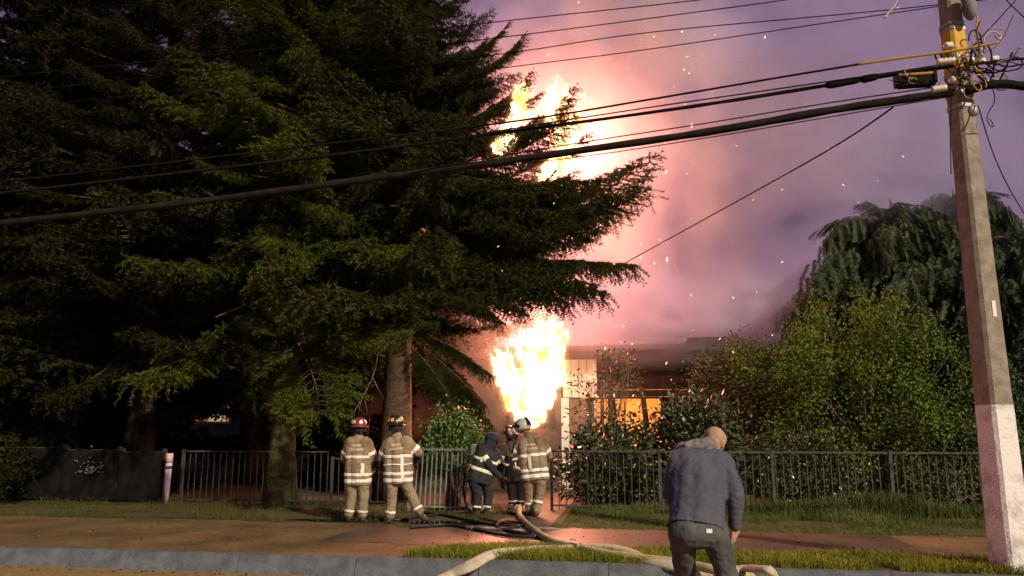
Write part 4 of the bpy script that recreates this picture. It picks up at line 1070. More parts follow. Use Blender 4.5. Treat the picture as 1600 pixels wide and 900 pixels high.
hose('fire_hose', 'pale flattened fire hose arching over the kerb in the middle',
     [(600, 960, -.15), (690, 905, -.13), (735, 884, .0), (772, 866, .06), (830, 860, .045), (890, 858, .05), (935, 856, .07), (975, 862, .07), (1010, 876, .04), (1060, 886, .02), (1110, 899, -.06), (1170, 930, -.15)], 0.085, M['hose_pale'], 0.55, (), 0.06, 2)
hose('fire_hose', 'crumpled pale hose end lying at the kerb right of the man',
     [(1130, 890, .03), (1165, 888, .05), (1190, 889, .12), (1204, 892, .12), (1212, 903, -.02), (1218, 935, -.14)], 0.06, M['hose_pale'], 0.6, (), 0.08, 3)
hose('attack_hose', 'black hose looping flat on the path below the firefighter in black',
     [(590, 812), (625, 812), (660, 807), (730, 800), (800, 802), (826, 812), (812, 822), (760, 818), (700, 806), (664, 800), (690, 794), (740, 798)], 0.025, M['hose_black'], 1.0, (0.52,), 0.03, 4)
hose('attack_hose', 'black hose loop nearest the verge grass below the gateway',
     [(640, 824), (700, 820), (740, 826), (790, 836), (840, 838), (800, 830), (776, 822), (788, 815), (830, 818)], 0.026, M['hose_black'], 1.0, (0.25,), 0.03, 5)
hose('attack_hose', 'black hose falling in a curve beside the firefighter in black',
     [(742, 716, .95), (730, 735, .78), (724, 760, .50), (728, 785, .22), (744, 806, .05), (780, 816), (812, 822), (770, 828), (736, 824), (700, 815)], 0.024, M['hose_black'], 1.0, (), 0.03, 6)

# ------------------------------------------------------------------ people
def cone_capsule(mb, a, b, ra, rb, n=14, sq=1.0):
    a, b = Vector(a), Vector(b); d = b - a; L_ = max(d.length, 1e-4); d = d / L_
    pts = [a - d * ra * .98, a - d * ra * .7, a - d * ra * .3, a, b, b + d * rb * .3, b + d * rb * .7, b + d * rb * .98]
    rad = [ra * .18, ra * .72, ra * .955, ra, rb, rb * .955, rb * .72, rb * .18]
    mb.tube(pts, rad, n)
class Figure:
    """a person posed by joints; every limb is a tapered capsule and the surface is grown over all of them at once"""
    def __init__(s, label, foot, J):
        s.foot = Vector(foot); s.J = {k: Vector(v) - s.foot for k, v in J.items()}
        s.label = label
    def mesh(s, segs, voxel, it=5, noise=None):
        mb = MB()
        for q in segs: cone_capsule(mb, *q)
        return remesh(mb, voxel, it, noise)
def faces_subset(me, name, keep, grow, m, parent):
    n = len(me.polygons); 
    vs, fs, mp = [], [], {}
    for p in me.polygons:
        if keep(p.center, p.normal):
            f = []
            for vi in p.vertices:
                if vi not in mp:
                    v = me.vertices[vi]; mp[vi] = len(vs); vs.append(v.co + v.normal * grow)
                f.append(mp[vi])
            fs.append(f)
    if not fs: return None
    o = MB().add(vs, fs).build(name, m, parent, True)
    sd = o.modifiers.new('thick', 'SOLIDIFY'); sd.thickness = 0.004; sd.offset = 1
    return o
def cut_hem(me, below):
    b = bmesh.new(); b.from_mesh(me)
    bmesh.ops.delete(b, geom=[f for f in b.faces if below(f.calc_center_median())], context='FACES')
    b.to_mesh(me); b.free(); me.update()
def seg_param(p, a, b):
    d = b - a; t_ = (p - a).dot(d) / d.length_squared
    q = a + d * max(0, min(1, t_)); return t_, (p - q).length
def hand_segs(w, d, palm_n, k=1.0, curl=0.5, thumb_side=1):
    """palm and five unequal, bent fingers: w wrist point, d direction, palm_n palm normal"""
    d = Vector(d).normalized(); pn = Vector(palm_n); pn = (pn - d * pn.dot(d)).normalized(); side = d.cross(pn) * thumb_side
    out = []
    for i in range(4):
        f = (i - 1.5) * 0.021 * k
        out.append((w + side * f * 0.8, w + d * 0.085 * k + side * f, .013 * k, .012 * k))
        L_ = (0.070, 0.080, 0.075, 0.058)[i] * k
        p = w + d * 0.085 * k + side * f; dd = d.copy()
        for j in range(3):
            dd = (dd + pn * curl * 0.55).normalized(); q = p + dd * L_ / 2.4
            out.append((p, q, (.0105 - .001 * j) * k, (.0098 - .001 * j) * k)); p = q
    p = w + d * 0.025 * k - side * 0.03 * k; q = p + (d * 0.7 - side * 0.7).normalized() * 0.045 * k
    out.append((w + d * .01, p, .016 * k, .013 * k)); out.append((p, q, .012 * k, .011 * k)); out.append((q, q + (d * 0.9 - side * .15 + pn * .3).normalized() * 0.035 * k, .0105 * k, .009 * k))
    return out
def head_segs(c, up, fw, k=1.0):
    """skull, jaw, nose and ears round the head centre c"""
    up = Vector(up).normalized(); fw = Vector(fw); fw = (fw - up * fw.dot(up)).normalized(); rt = fw.cross(up)
    c = Vector(c); P = lambda a, b, d: c + rt * a * k + up * b * k + fw * d * k
    return [(P(0, .035, -.025), P(0, .045, .02), .083 * k, .078 * k), (P(0, .0, .02), P(0, -.065, .045), .066 * k, .043 * k),
            (P(.03, -.02, .02), P(.0, -.075, .06), .045 * k, .03 * k), (P(-.03, -.02, .02), P(.0, -.075, .06), .045 * k, .03 * k),
            (P(0, .02, .09), P(0, -.018, .112), .010 * k, .015 * k),
            (P(.080, .012, -.012), P(.080, -.03, .0), .016 * k, .011 * k), (P(-.080, .012, -.012), P(-.080, -.03, .0), .016 * k, .011 * k)], rt, up, fw
M['skin'] = mat('skin', (0.42, 0.26, 0.19), (0.50, 0.32, 0.24), 12, 0.6, spec=0.4)
M['turnout'] = mat('tan_turnout', (0.17, 0.128, 0.085), (0.36, 0.275, 0.19), 3.2, 0.85, 0.45, 8, bst=(0.6, 0.6, 1.4))
M['turnout_trouser'] = mat('tan_trousers', (0.22, 0.175, 0.115), (0.31, 0.25, 0.17), 5, 0.85, 0.5, 8, bst=(0.7, 0.7, 1.4))
M['black_gear'] = mat('black_gear', (0.014, 0.015, 0.020), (0.035, 0.036, 0.045), 5, 0.8, 0.6, 14)
M['dark_panel'] = mat('dark_sleeve_patch', (0.035, 0.028, 0.022), (0.06, 0.05, 0.04), 6, 0.85)
M['reflective'] = mat('reflective_tape', (0.78, 0.76, 0.70), (0.90, 0.88, 0.82), 8, 0.45)
M['reflective_lime'] = mat('lime_reflective_tape', (0.72, 0.80, 0.55), (0.86, 0.90, 0.72), 8, 0.45)
M['boot'] = mat('rubber_boot', (0.03, 0.026, 0.022), (0.12, 0.09, 0.06), 6, 0.6)
M['glove'] = mat('work_glove', (0.06, 0.045, 0.035), (0.12, 0.09, 0.07), 8, 0.8)
M['helmet_red'] = mat('red_helmet', (0.20, 0.04, 0.035), rough=0.3, spec=0.5)
M['helmet_black'] = mat('black_helmet', (0.015, 0.015, 0.017), rough=0.3, spec=0.5)
M['helmet_white'] = mat('white_helmet', (0.62, 0.64, 0.56), rough=0.3, spec=0.5)
M['orange_tape'] = mat('orange_reflector', (0.90, 0.42, 0.14), rough=0.4)
M['visor'] = mat('dark_visor', (0.03, 0.008, 0.05), rough=0.15, spec=0.6)
def lerp(a, b, t_): return a + (b - a) * t_
def firefighter(label, J, style, head_fw=(0, 1, 0), head_up=(0, 0, 1), jacket=None, trouser=None, tape=None, helmet='red', bands=True, hem=0.30, patch=True, bulk=1.0, group='firefighters'):
    jm, tm, tp = M[jacket or 'turnout'], M[trouser or 'turnout_trouser'], M[tape or 'reflective']
    foot = (J['ankL'] + J['ankR']) / 2; foot.z = 0.0
    F = Figure(label, foot, J); j = F.J
    hs, rt, up, fw = head_segs(j['head'], head_up, head_fw)
    shl, shr, hil, hir = j['shL'], j['shR'], j['hipL'], j['hipR']
    pel, neck = (hil + hir) / 2, j['neck']; chest = (shl + shr) / 2 + (pel - (shl + shr) / 2) * 0.2
    b = bulk
    body = hs + [(neck, j['head'], .058, .055), (chest, lerp(chest, pel, .85), .115, .10), (lerp(shl, shr, .22), lerp(hil, hir, .15), .09, .085), (lerp(shl, shr, .78), lerp(hil, hir, .85), .09, .085), (chest, neck, .09, .065),
        (shl, shr, .07, .07),
        (shl, j['elL'], .058, .046), (j['elL'], j['wrL'], .044, .03), (shr, j['elR'], .058, .046), (j['elR'], j['wrR'], .044, .03),
        (hil, j['knL'], .088, .06), (j['knL'], j['ankL'], .058, .04), (hir, j['knR'], .088, .06), (j['knR'], j['ankR'], .058, .04)]
    for s_ in 'LR':
        body.append((j['ank' + s_], j['ank' + s_] + (j['toe' + s_] - j['ank' + s_]) * 0.9, .04, .03))
        body += hand_segs(j['wr' + s_], (j['wr' + s_] - j['el' + s_]), (0.4, 0.9, 0), 1.0, 0.6, 1 if s_ == 'L' else -1)
    me = F.mesh(body, 0.011, 3); me.materials.append(M['skin'])
    person = link('person', me, None, foot); props(person, label, 'person', group)
    # clothing
    wl_, wr_ = lerp(shl, shr, .16), lerp(shl, shr, .84)
    down = (pel - chest).normalized() * 0.10
    jseg = {'torso': (chest, pel)}
    js = [(wl_, lerp(hil, hir, -.02) + down * 2.2, .125 * b, .128 * b), (wr_, lerp(hil, hir, 1.02) + down * 2.2, .125 * b, .128 * b), (chest, pel + down * 2.2, .155 * b, .160 * b), (lerp(chest, neck, .3), neck + (neck - chest).normalized() * .01, .12 * b, .082),
          (shl, shr, .09 * b, .09 * b), (shl, j['elL'], .088 * b, .078 * b), (j['elL'], lerp(j['elL'], j['wrL'], .92), .075 * b, .062 * b),
          (shr, j['elR'], .088 * b, .078 * b), (j['elR'], lerp(j['elR'], j['wrR'], .92), .075 * b, .062 * b)]
    jme = F.mesh(js, 0.013, 5, (0.11, 0.022)); jme.materials.append(jm)
    ax_, Lx_ = (pel - chest).normalized(), (pel - chest).length
    cut_hem(jme, lambda p: (p - chest).dot(ax_) > Lx_ * 1.10 and all(seg_param(p, j['el' + q], j['wr' + q])[1] > .10 for q in 'LR'))
    jo = link('jacket', jme, person)
    ts = []
    for s_ in 'LR':
        k_, a_, h_ = j['kn' + s_], j['ank' + s_], j['hip' + s_]
        ts += [(h_, k_, .112 * b, .088 * b), (k_, lerp(k_, a_, .84), .088 * b, .080 * b)]
    ts.append((hil, hir, .115 * b, .115 * b)); ts.append((lerp(pel, chest, .1), pel, .12 * b, .125 * b))
    tme = F.mesh(ts, 0.013, 4, (0.10, 0.026)); tme.materials.append(tm)
    to = link('trousers', tme, person)
    for s_ in 'LR':
        a_, t_ = j['ank' + s_], j['toe' + s_]; k_ = j['kn' + s_]
        bo = F.mesh([(lerp(k_, a_, .72), a_, .062, .056), (a_ - Vector((0, 0, .0)), a_ + Vector((0, 0, -.03)), .056, .05), (a_ + Vector((0, 0, -.035)), t_, .048, .042)], 0.010, 3)
        bo.materials.append(M['boot']); link('boot', bo, person)
        gs = hand_segs(j['wr' + s_], (j['wr' + s_] - j['el' + s_]), (0.4, 0.9, 0), 1.22, 0.6, 1 if s_ == 'L' else -1)
        gs.append((j['wr' + s_] - (j['wr' + s_] - j['el' + s_]).normalized() * .05, j['wr' + s_] + (j['wr' + s_] - j['el' + s_]).normalized() * .02, .045, .034))
        gme = F.mesh(gs, 0.0075, 2); gme.materials.append(M['glove']); link('glove', gme, person)
        for e_ in (1,):
            pass
    # tape
    arms = [(shl, j['elL']), (j['elL'], j['wrL']), (shr, j['elR']), (j['elR'], j['wrR'])]
    arm_r = [.088, .072, .088, .072]
    def torso_like(p):
        _, dt = seg_param(p, chest, pel + down)
        return all(seg_param(p, a, c)[1] - r_ * b > (-0.002 if False else dt - .175 * b - 0.02) or seg_param(p, a, c)[0] < 0.02 for (a, c), r_ in zip(arms, arm_r))
    L_ = (pel - chest).length
    def along(p): return (p - chest).dot((pel - chest).normalized())
    if bands:
        for nm, lo_, hi_ in bands['torso']:
            faces_subset(jme, nm, lambda p, n_: torso_like(p) and lo_ * L_ < along(p) < hi_ * L_, 0.005, tp, jo)
        for i_, lo_, hi_, m_ in bands['arm']:
            a, c = arms[i_]
            faces_subset(jme, 'sleeve_band' if m_ is None else 'sleeve_patch', lambda p, n_: lo_ < seg_param(p, a, c)[0] < hi_ and seg_param(p, a, c)[1] < arm_r[i_] * b * 1.5 and (i_ % 2 or not (along(p) > -10 and seg_param(p, chest, pel)[1] < .15)), 0.005 if m_ is None else 0.003, M[m_] if m_ else tp, jo)
        if 'vert' in bands:
            for x0, lo_, hi_ in bands['vert']:
                faces_subset(jme, 'upright_band', lambda p, n_: n_.y < 0.1 and torso_like(p) and lo_ * L_ < along(p) < hi_ * L_ and abs((p - lerp(chest, pel, along(p) / L_)).x - x0) < 0.028, 0.0075, tp, jo)
        for s_ in 'LR':
            k_, a_ = j['kn' + s_], j['ank' + s_]
            lo_, hi_ = bands['ankle']
            faces_subset(tme, 'ankle_band', lambda p, n_: lo_ < seg_param(p, k_, a_)[0] < hi_ and seg_param(p, k_, a_)[1] < .14 and (k_ - p).length < .9 and abs((p - lerp(k_, a_, .8)).x) < .14, 0.005, tp, to)
    if patch:
        # two rows of unreadable pale letter blocks on the back
        rr = random.Random(hash(label) % 1000)
        bt = chest + (neck - chest) * 0.25
        for row, (zz, wtot) in enumerate(((0.035, .17), (-0.035, .25))):
            x = -wtot / 2
            nblk = 6 + row * 2
            blk = MB()
            for q in range(nblk):
                w_ = wtot / nblk * 0.78
                ctr = bt + (shr - shl).normalized() * (x + w_ / 2) + (neck - pel).normalized() * zz
                # push onto the jacket's back surface
                hit, loc, nor, _ = jo.ray_cast(ctr + Vector((0, -0.6, 0)), Vector((0, 1, 0)))
                if hit:
                    q_ = nor.to_track_quat('Y', 'Z').to_matrix()
                    blk.box(loc + nor * 0.004, (w_, 0.004, 0.042), q_)
                x += wtot / nblk
            if blk.v:
                o = blk.build('lettering', M['letter'], jo); o['kind'] = 'stuff'
    # helmet
    hc = j['head'] + up * 0.035
    Rm = Matrix((rt, fw, up)).transposed().to_4x4(); T4 = Matrix.Translation(hc) @ Rm
    if helmet in ('red', 'black'):
        hm = M['helmet_' + helmet]
        sh = MB().lathe([(0.0, .135), (.05, .128), (.09, .105), (.118, .062), (.128, .01), (.13, -.015)], 24, T4 @ Matrix.Diagonal((1, 1.15, 1, 1)))
        ho_ = sh.build('helmet', hm, person, True)
        MB().lathe([(.127, -.010), (.158, -.030), (.165, -.036), (.158, -.042), (.127, -.022)], 24, T4 @ Matrix.Diagonal((1, 1.22, 1, 1))).build('brim', hm, ho_, True)
        MB().box((0, 0, .118), (.022, .26, .03), None).build('ridge', hm, ho_).matrix_local = T4
        cu = MB()
        for q in range(13):
            a = math.pi + q * math.pi / 12
            for z_, k_ in ((-.02, 1.0), (-.13, 1.02 + .03 * (q % 2))): cu.v.append(tuple(T4 @ Vector((.125 * k_ * math.cos(a), .14 * k_ * math.sin(a), z_))))
        cu.f = [(2 * q, 2 * q + 1, 2 * q + 3, 2 * q + 2) for q in range(12)]
        co_ = cu.build('neck_curtain', M['black_gear'], ho_, True)
        sm = co_.modifiers.new('thick', 'SOLIDIFY'); sm.thickness = 0.006
        for q in range(6):
            a = R(-165 + q * 58 if q else -165)
            a = R(-150 + q * 60)
            pts = []
            for da, z_, r_ in ((-.28, .025, .134), (.28, .025, .134), (.17, .082, .112), (-.17, .082, .112)):
                pts.append(T4 @ Matrix.Diagonal((1, 1.15, 1, 1)) @ Vector((r_ * math.cos(a + da), r_ * math.sin(a + da), z_)))
            o = MB().add(pts, [(0, 1, 2, 3)]).build('reflector', M['reflective'] if helmet == 'red' else M['orange_tape'], ho_)
            sm = o.modifiers.new('thick', 'SOLIDIFY'); sm.thickness = 0.006; sm.offset = 0
    elif helmet == 'jet':
        sh = MB().lathe([(0.0, .14), (.055, .132), (.098, .105), (.126, .055), (.135, .0), (.13, -.06), (.115, -.10)], 26, T4 @ Matrix.Diagonal((1, 1.12, 1, 1)))
        ho_ = sh.build('helmet', M['helmet_white'], person, True)
        sm = ho_.modifiers.new('thick', 'SOLIDIFY'); sm.thickness = 0.008
        for s_ in (-1, 1):
            MB().lathe([(0, .02), (.035, .018), (.045, 0), (.045, -.015)], 16, T4 @ Matrix.Translation((.128 * s_, 0.0, -.02)) @ Matrix.Rotation(R(90 * s_), 4, 'Y')).build('ear_cup', M['helmet_black'], ho_, True)
        MB().box((0, -0.02, .128), (.05, .22, .03)).build('crest', M['helmet_white'], ho_, False, None, None, .01).matrix_local = T4
        vi = MB()
        for q in range(13):
            a = R(10) + q * R(160) / 12
            for z_, k_ in ((.07, .97), (-.03, 1.08)): vi.v.append(tuple(T4 @ Vector((.14 * k_ * math.cos(a), .157 * k_ * math.sin(a), z_))))
        vi.f = [(2 * q, 2 * q + 1, 2 * q + 3, 2 * q + 2) for q in range(12)]
        vi.build('visor', M['visor'], ho_, True)
        bc = MB()
        for q in range(9):
            a = R(246) + q * R(85) / 8
            for z_, r_ in ((.148, .06), (.118, .115), (.03, .152), (-.03, .152)): bc.v.append(tuple(T4 @ Matrix.Diagonal((1, 1.12, 1, 1)) @ Vector((r_ * math.cos(a), r_ * math.sin(a), z_))))
        bc.f = [(4 * q + k, 4 * q + k + 1, 4 * q + k + 5, 4 * q + k + 4) for q in range(8) for k in range(3)]
        bc.build('back_cover', M['visor'], ho_, True)
    elif helmet == 'hood':
        ho_ = link('hood', F.mesh([(j['head'] + up * .02 - fw * .03, j['head'] + up * .03 + fw * .03, .128, .122), (j['head'] - up * .05, neck, .115, .10)], 0.012, 4), person)
        ho_.data.materials.append(M['navy'])
    for s_ in (-1, 1):
        e = MB().lathe([(0, -.011), (.008, -.008), (.011, 0), (.008, .008), (0, .011)], 8).build('eye', M['eye'], person, True, j['head'] + rt * .031 * s_ + up * .012 + fw * .078)
    return person
M['letter'] = mat('faded_lettering', (0.50, 0.42, 0.26), (0.60, 0.52, 0.36), 20, 0.7)
M['navy'] = mat('navy_hood', (0.02, 0.028, 0.06), (0.04, 0.05, 0.10), 6, 0.8, 0.4, 20)
M['eye'] = mat('eye', (0.5, 0.48, 0.45), rough=0.2)
def joints(D, pix, toe_z=0.035):
    J = {}
    for k, q in pix.items():
        J[k] = at(q[0], q[1], D + (q[2] if len(q) > 2 else 0.0))
    for s_ in 'LR':                                   # feet on the ground
        J['ank' + s_].z = max(0.085, min(J['ank' + s_].z, 0.35)) if ('lift' + s_) not in pix else J['ank' + s_].z
        J['toe' + s_].z = 0.05
    return J
D1 = ground(556, 816).y
firefighter('firefighter in tan gear with red helmet, leftmost of the group, standing with back turned',
    joints(D1, dict(head=(561, 667), neck=(559, 681), shL=(545, 693), shR=(575, 693), elL=(538, 716, .06), elR=(583, 717, .05), wrL=(545, 728, .26), wrR=(581, 738, .18),
                    hipL=(550, 752), hipR=(568, 752), knL=(549, 780, .03), knR=(568, 782, .0), ankL=(544, 812), ankR=(566, 814), toeL=(538, 816, .16), toeR=(564, 818, .18))), 'tan',
    head_fw=(-0.45, 1, 0), bands=dict(torso=(('chest_band', .14, .24), ('hem_band', .72, .82), ('hem_band', .92, 1.04)), arm=((0, .52, .72, None), (2, .52, .74, None), (3, .05, .5, 'dark_panel'), (3, .76, .9, None)), ankle=(.60, .72), vert=((.10, .40, .72),)))
D2 = ground(625, 818).y
firefighter('firefighter in tan gear with black and orange helmet, right one of the standing pair',
    joints(D2, dict(head=(619, 664), neck=(620, 680), shL=(605, 694), shR=(638, 691), elL=(596, 716, .08), elR=(654, 708, .06), wrL=(597, 738, .16), wrR=(650, 724, .28),
                    hipL=(612, 750), hipR=(632, 750), knL=(612, 782, .02), knR=(644, 778, .0), ankL=(609, 813), ankR=(657, 803, -.05), toeL=(607, 820, -.10), toeR=(668, 806, .10))), 'tan',
    head_fw=(0.35, 1, -0.05), helmet='black', bands=dict(torso=(('chest_band', .14, .25), ('belt', .44, .49), ('hem_band', .72, .83), ('hem_band', .93, 1.05)), arm=((0, .52, .74, None), (2, .50, .76, None), (3, .0, .7, 'dark_panel'), (1, .1, .8, 'dark_panel')), ankle=(.60, .73), vert=((.09, .25, .93),)))
D3 = ground(752, 806).y
firefighter('crouching firefighter in black gear with lime-edged stripes at the gateway',
    joints(D3, dict(head=(768, 688, .18), neck=(763, 697, .10), shL=(751, 700, .0), shR=(776, 711, .12), elL=(764, 727, -.08), elR=(788, 730, .10), wrL=(780, 744, .04), wrR=(786, 750, .16),
                    hipL=(740, 750, -.02), hipR=(759, 750, .06), knL=(746, 778, .06), knR=(763, 776, .12), ankL=(744, 800), ankR=(760, 800, .10), toeL=(748, 806, .16), toeR=(772, 805, .18))), 'black',
    head_fw=(0.5, 0.8, -0.5), head_up=(0.3, 0.4, 0.9), jacket='black_gear', trouser='black_gear', tape='reflective_lime', helmet='hood', patch=False, bulk=0.96,
    bands=dict(torso=(('chest_band', .10, .20), ('waist_band', .52, .66)), arm=((0, .5, .7, None), (2, .4, .62, None), (3, .72, .88, None)), ankle=(.66, .78)))
D4 = ground(805, 800).y + 0.55
firefighter('firefighter in dark gear half hidden between the black and the tan one',
    joints(D4, dict(head=(797, 678), neck=(797, 692), shL=(783, 702), shR=(812, 700), elL=(778, 724, -.1), elR=(817, 722), wrL=(786, 738, -.25), wrR=(812, 740, .05),
                    hipL=(797, 748), hipR=(812, 748), knL=(800, 772), knR=(814, 772), ankL=(801, 793), ankR=(814, 794), toeL=(797, 796, -.12), toeR=(812, 797, -.10))), 'dark',
    head_fw=(-0.6, 0.5, -0.3), jacket='dark_panel', trouser='black_gear', helmet='black', patch=False,
    bands=dict(torso=(('chest_band', .14, .24),), arm=((0, .5, .7, None),), ankle=(.6, .7)))
D5 = ground(830, 808).y
p5 = firefighter('firefighter in tan gear with white helmet bending over the hose at the gateway',
    joints(D5, dict(head=(817, 668, .12), neck=(826, 681, .04), shL=(812, 694, .04), shR=(848, 691, .0), elL=(797, 710, .12), elR=(858, 712, .12), wrL=(790, 726, .24), wrR=(850, 728, .32),
                    hipL=(825, 746, -.06), hipR=(846, 746, -.06), knL=(826, 776, .06), knR=(842, 775, .0), ankL=(828, 800, .12), ankR=(838, 804, -.05), toeL=(816, 805, .20), toeR=(830, 810, .08))), 'tan',
    head_fw=(-0.75, 0.6, -0.35), head_up=(-0.15, 0.2, 1), helmet='jet', bands=dict(torso=(('chest_band', .16, .27), ('hem_band', .70, .81), ('hem_band', .90, 1.03)), arm=((0, .40, .66, None), (1, .0, .6, 'dark_panel'), (2, .45, .68, None), (1, .74, .9, None)), ankle=(.30, .45), vert=((-.07, .27, .70),)))
# nozzle and air pack beside the hidden firefighter
t = thing('breathing_mask', 'pale breathing mask and tube between the black firefighter and the white helmet', 'mask', at(803, 684, D5 + 0.05))
MB().tube([(0.02, 0, .16), (.06, -.05, .04), (.0, -.08, -.14), (-.03, -.06, -.26)], 0.016, 8).build('tube', M['cable_grey'], t, True)
MB().lathe([(0, .05), (.04, .045), (.06, .0), (.05, -.05), (0, -.06)], 12).build('face_piece', M['helmet_white'], t, True, (-.06, 0.02, .10))
MB().tube([(-.02, -.06, .17), (.05, -.07, .06)], 0.018, 8).build('strap', M['reflective'], t, True)
t = thing('hose_nozzle', 'metal hose nozzle at the hip of the firefighter in tan with white helmet', 'nozzle', at(806, 733, D5 - 0.05))
MB().tube([(-.06, 0, .02), (.0, 0, .01), (.05, 0, 0), (.10, 0, -.02)], [.035, .028, .04, .045], 12).build('barrel', M['brass'], t, True)
MB().tube([(0, 0, .0), (-.01, 0, .12)], .012, 8).build('grip', M['reflective'], t, True)

# ------------------------------------------------------------------ the man in the foreground
M['jacket_blue'] = mat('blue_grey_jacket', (0.050, 0.057, 0.095), (0.088, 0.093, 0.128), 2.2, 0.75, 0.45, 7, c3=(0.068, 0.074, 0.112), bst=(0.6, 0.6, 1.6))
M['hood_grey'] = mat('grey_hood', (0.14, 0.135, 0.15), (0.22, 0.21, 0.23), 7, 0.85, 0.6, 22)
M['jeans'] = mat('grey_jeans', (0.055, 0.06, 0.07), (0.10, 0.105, 0.115), 5, 0.85, 0.6, 12)
M['hair'] = mat('cropped_fair_hair', (0.36, 0.25, 0.17), (0.44, 0.31, 0.21), 40, 0.8, 0.3, 120)
DM = 6.35
J = {k: at(q[0], q[1], DM + (q[2] if len(q) > 2 else 0)) for k, q in dict(
    head=(1117, 692, .54), neck=(1097, 709, .42), shL=(1061, 719, .30), shR=(1128, 722, .30), elL=(1050, 774, .26), elR=(1150, 775, .12), wrL=(1066, 808, .62), wrR=(1148, 822, .16),
    hipL=(1066, 830, -.02), hipR=(1116, 832, -.02), knL=(1070, 900, .26), knR=(1136, 898, .02), ankL=(1080, 975, .22), ankR=(1142, 985, -.22), toeL=(1096, 1000, .2), toeR=(1142, 1000, .2)).items()}
J['ankL'].z = J['ankR'].z = -0.19 + 0.10; J['toeL'].z = J['toeR'].z = -0.19 + 0.05
foot = (J['ankL'] + J['ankR']) / 2; foot.z = -0.19
F = Figure('man', foot, J); j = F.J
hs, rt, up, fw = head_segs(j['head'], (0.42, 0.35, 1), (0.62, 0.75, -0.35), 1.06)
pel = (j['hipL'] + j['hipR']) / 2; chest = lerp((j['shL'] + j['shR']) / 2, pel, .2)
body = hs + [(j['neck'], j['head'], .066, .062), (chest, lerp(chest, pel, .9), .12, .11), (j['shL'], j['shR'], .075, .075), (chest, j['neck'], .10, .07), (lerp(j['shL'], j['shR'], .25), lerp(j['hipL'], pel, .3), .09, .09), (lerp(j['shL'], j['shR'], .75), lerp(j['hipR'], pel, .3), .09, .09)]
for s_ in 'LR':
    body += [(j['sh' + s_], j['el' + s_], .06, .048), (j['el' + s_], j['wr' + s_], .045, .031), (j['hip' + s_], j['kn' + s_], .095, .064), (j['kn' + s_], j['ank' + s_], .06, .042), (j['ank' + s_], j['toe' + s_], .042, .03)]
    body += hand_segs(j['wr' + s_], (j['wr' + s_] - j['el' + s_]), (-0.5 if s_ == 'R' else 0.5, 0.6, 0), 1.02, 0.45, 1 if s_ == 'L' else -1)
me = F.mesh(body, 0.009, 3); me.materials.append(M['skin'])
man = link('person', me, None, foot)
props(man, 'man in a blue hooded jacket and grey jeans stooping past in the foreground', 'person')
hh_ = F.mesh([(j['head'] + up * .04 - fw * .035, j['head'] + up * .05 + fw * .02, .092, .084), (j['head'] - up * .02 - fw * .05, j['head'] + up * .02 - fw * .04, .072, .078)], 0.008, 3); hh_.materials.append(M['hair'])
link('hair', hh_, man)
down = (pel - chest).normalized() * .08
pe2 = lerp(chest, pel, 1.15)
js = [(lerp(j['shL'], j['shR'], .15), pe2 + Vector((-.13, 0, 0)), .115, .110), (lerp(j['shL'], j['shR'], .82), pe2 + Vector((.08, 0, 0)), .115, .110), (chest, pe2 + Vector((-.02, 0, 0)), .16, .14), (lerp(chest, j['neck'], .3), j['neck'], .13, .09), (j['shL'], j['shR'], .095, .095)]
for q in range(5):
    js.append((lerp(lerp(j['shL'], j['shR'], .15 + .17 * q), chest, .2) + Vector((0, -.015, 0)), pe2 + Vector((-.11 + .048 * q, -.015, 0)), .122, .118))
for s_ in 'LR': js += [(j['sh' + s_], j['el' + s_], .098, .080), (j['el' + s_], lerp(j['el' + s_], j['wr' + s_], .95), .078, .056)]
jme = F.mesh(js, 0.011, 14, (0.10, 0.030)); jme.materials.append(M['jacket_blue'])
cut_hem(jme, lambda p: (p - chest).dot((pel - chest).normalized()) > (pel - chest).length * 0.97 and all(seg_param(p, j['el' + q], j['wr' + q])[1] > .10 for q in 'LR')); jo = link('jacket', jme, man)
faces_subset(jme, 'hem_band', lambda p, n_: .89 < (p - chest).dot((pel - chest).normalized()) / (pel - chest).length < 1.04 and all(seg_param(p, j['el' + s_], j['wr' + s_])[1] > .085 for s_ in 'LR'), 0.006, M['jacket_blue'], jo)
n_ = j['neck'] + Vector((-.035, 0, .03))
hood = F.mesh([(n_ + Vector((-.13, -.05, .0)), n_ + Vector((.10, -.02, .05)), .055, .06), (n_ + Vector((-.10, -.09, .04)), n_ + Vector((.04, -.10, .06)), .045, .05), (n_ + Vector((-.12, .06, .02)), n_ + Vector((.08, .08, .03)), .05, .05), (n_ + Vector((-.08, -.06, -.05)), n_ + Vector((.06, -.06, -.02)), .07, .06),
               (n_ + Vector((-.15, .0, .01)), n_ + Vector((-.10, .07, .02)), .05, .05)], 0.009, 3, (0.05, 0.03)); hood.materials.append(M['hood_grey']); link('hood', hood, man)
ts = [(j['hipL'] + Vector((.03, 0, 0)), j['hipR'] - Vector((.03, 0, 0)), .132, .132), (lerp(pel, chest, .1), pel, .125, .135)]
for s_ in 'LR': ts += [(j['hip' + s_], j['kn' + s_], .112, .086), (j['kn' + s_], lerp(j['kn' + s_], j['ank' + s_], .95), .09, .075)]
tme = F.mesh(ts, 0.012, 4, (0.10, 0.03)); tme.materials.append(M['jeans']); to = link('jeans', tme, man)
for s_ in 'LR':
    bo = F.mesh([(j['ank' + s_], j['ank' + s_] - Vector((0, 0, .04)), .06, .055), (j['ank' + s_] - Vector((0, 0, .045)), j['toe' + s_], .05, .042)], 0.011, 3); bo.materials.append(M['boot']); link('shoe', bo, man)
hit, loc, nor, _ = to.ray_cast(at(1101, 826, DM) - foot + Vector((0, -0.8, 0)), Vector((0, 1, 0)))
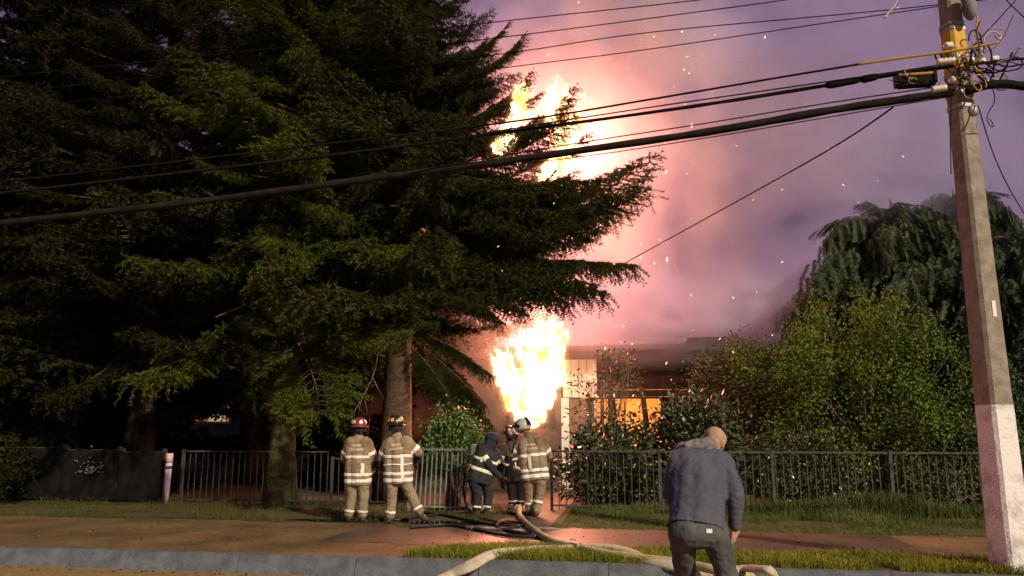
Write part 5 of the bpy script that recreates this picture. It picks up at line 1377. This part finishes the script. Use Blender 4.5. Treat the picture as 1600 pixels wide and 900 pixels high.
if hit: MB().box(loc + nor * .006, (.045, .010, .032), nor.to_track_quat('-Y', 'Z').to_matrix()).build('white_label', mat('label_white', (.8, .8, .82)), to)
for s_ in (-1, 1):
    MB().lathe([(0, -.012), (.009, -.008), (.012, 0), (.009, .008), (0, .012)], 10).build('eye', M['eye'], man, True, j['head'] + rt * .033 * s_ + up * .013 + fw * .083)

# ------------------------------------------------------------------ embers
M['ember'] = emit_mat('ember_glow', (1.0, 0.55, 0.28), 3.0)
rE = np.random.default_rng(77)
eb = MB()
for i in range(170):
    if i % 3: px, py = rE.normal(900, 75) + rE.uniform(0, 90), rE.uniform(-10, 640)
    else: px, py = rE.uniform(780, 1420), rE.uniform(0, 560)
    if px < 760: continue
    D = rE.uniform(13, 21); p = at(px, py, D); r_ = rE.uniform(0.004, 0.014) * D / 17 * (1.6 if rE.uniform() < .06 else 1)
    d = Vector((rE.normal() * .6, rE.normal() * .3, 1.0)).normalized() * r_ * rE.uniform(1.2, 3.2)
    s_ = Vector((r_, 0, 0)); y_ = Vector((0, r_, 0))
    eb.add([p + d, p - d, p + s_, p + y_, p - s_, p - y_], [(0, 2, 3), (0, 3, 4), (0, 4, 5), (0, 5, 2), (1, 3, 2), (1, 4, 3), (1, 5, 4), (1, 2, 5)])
o = eb.build('embers', M['ember']); props(o, 'glowing embers drifting through the smoke', 'embers', kind='stuff')

# ------------------------------------------------------------------ litter on the path and in the gutter
lt = MB(); rl = random.Random(99)
for i in range(520):
    u = rl.uniform(-9, 5); v = rl.choice((rl.uniform(9.7, 13.0), rl.uniform(10.6, 13.2), KV - 0.12 - abs(rl.gauss(0, 0.12))))
    z = -0.186 if v < KV - 0.06 else 0.016
    p = st(u, v, z); a = rl.uniform(0, 6.28); r_ = rl.uniform(0.008, 0.03)
    e1 = Vector((math.cos(a), math.sin(a), rl.uniform(-.1, .3))) * r_; e2 = Vector((-math.sin(a), math.cos(a), rl.uniform(-.1, .3))) * r_ * rl.uniform(.3, .8)
    lt.add([p - e1, p - e2, p + e1 + Vector((0, 0, r_ * .4)), p + e2, p + Vector((0, 0, r_ * .7))], [(0, 1, 4), (1, 2, 4), (2, 3, 4), (3, 0, 4)])
o = lt.build('litter', mat('leaf_litter', (0.03, 0.022, 0.014), (0.17, 0.12, 0.07), 6, 0.9)); props(o, 'dead leaves and grit strewn over the path and gutter', 'litter', kind='stuff')
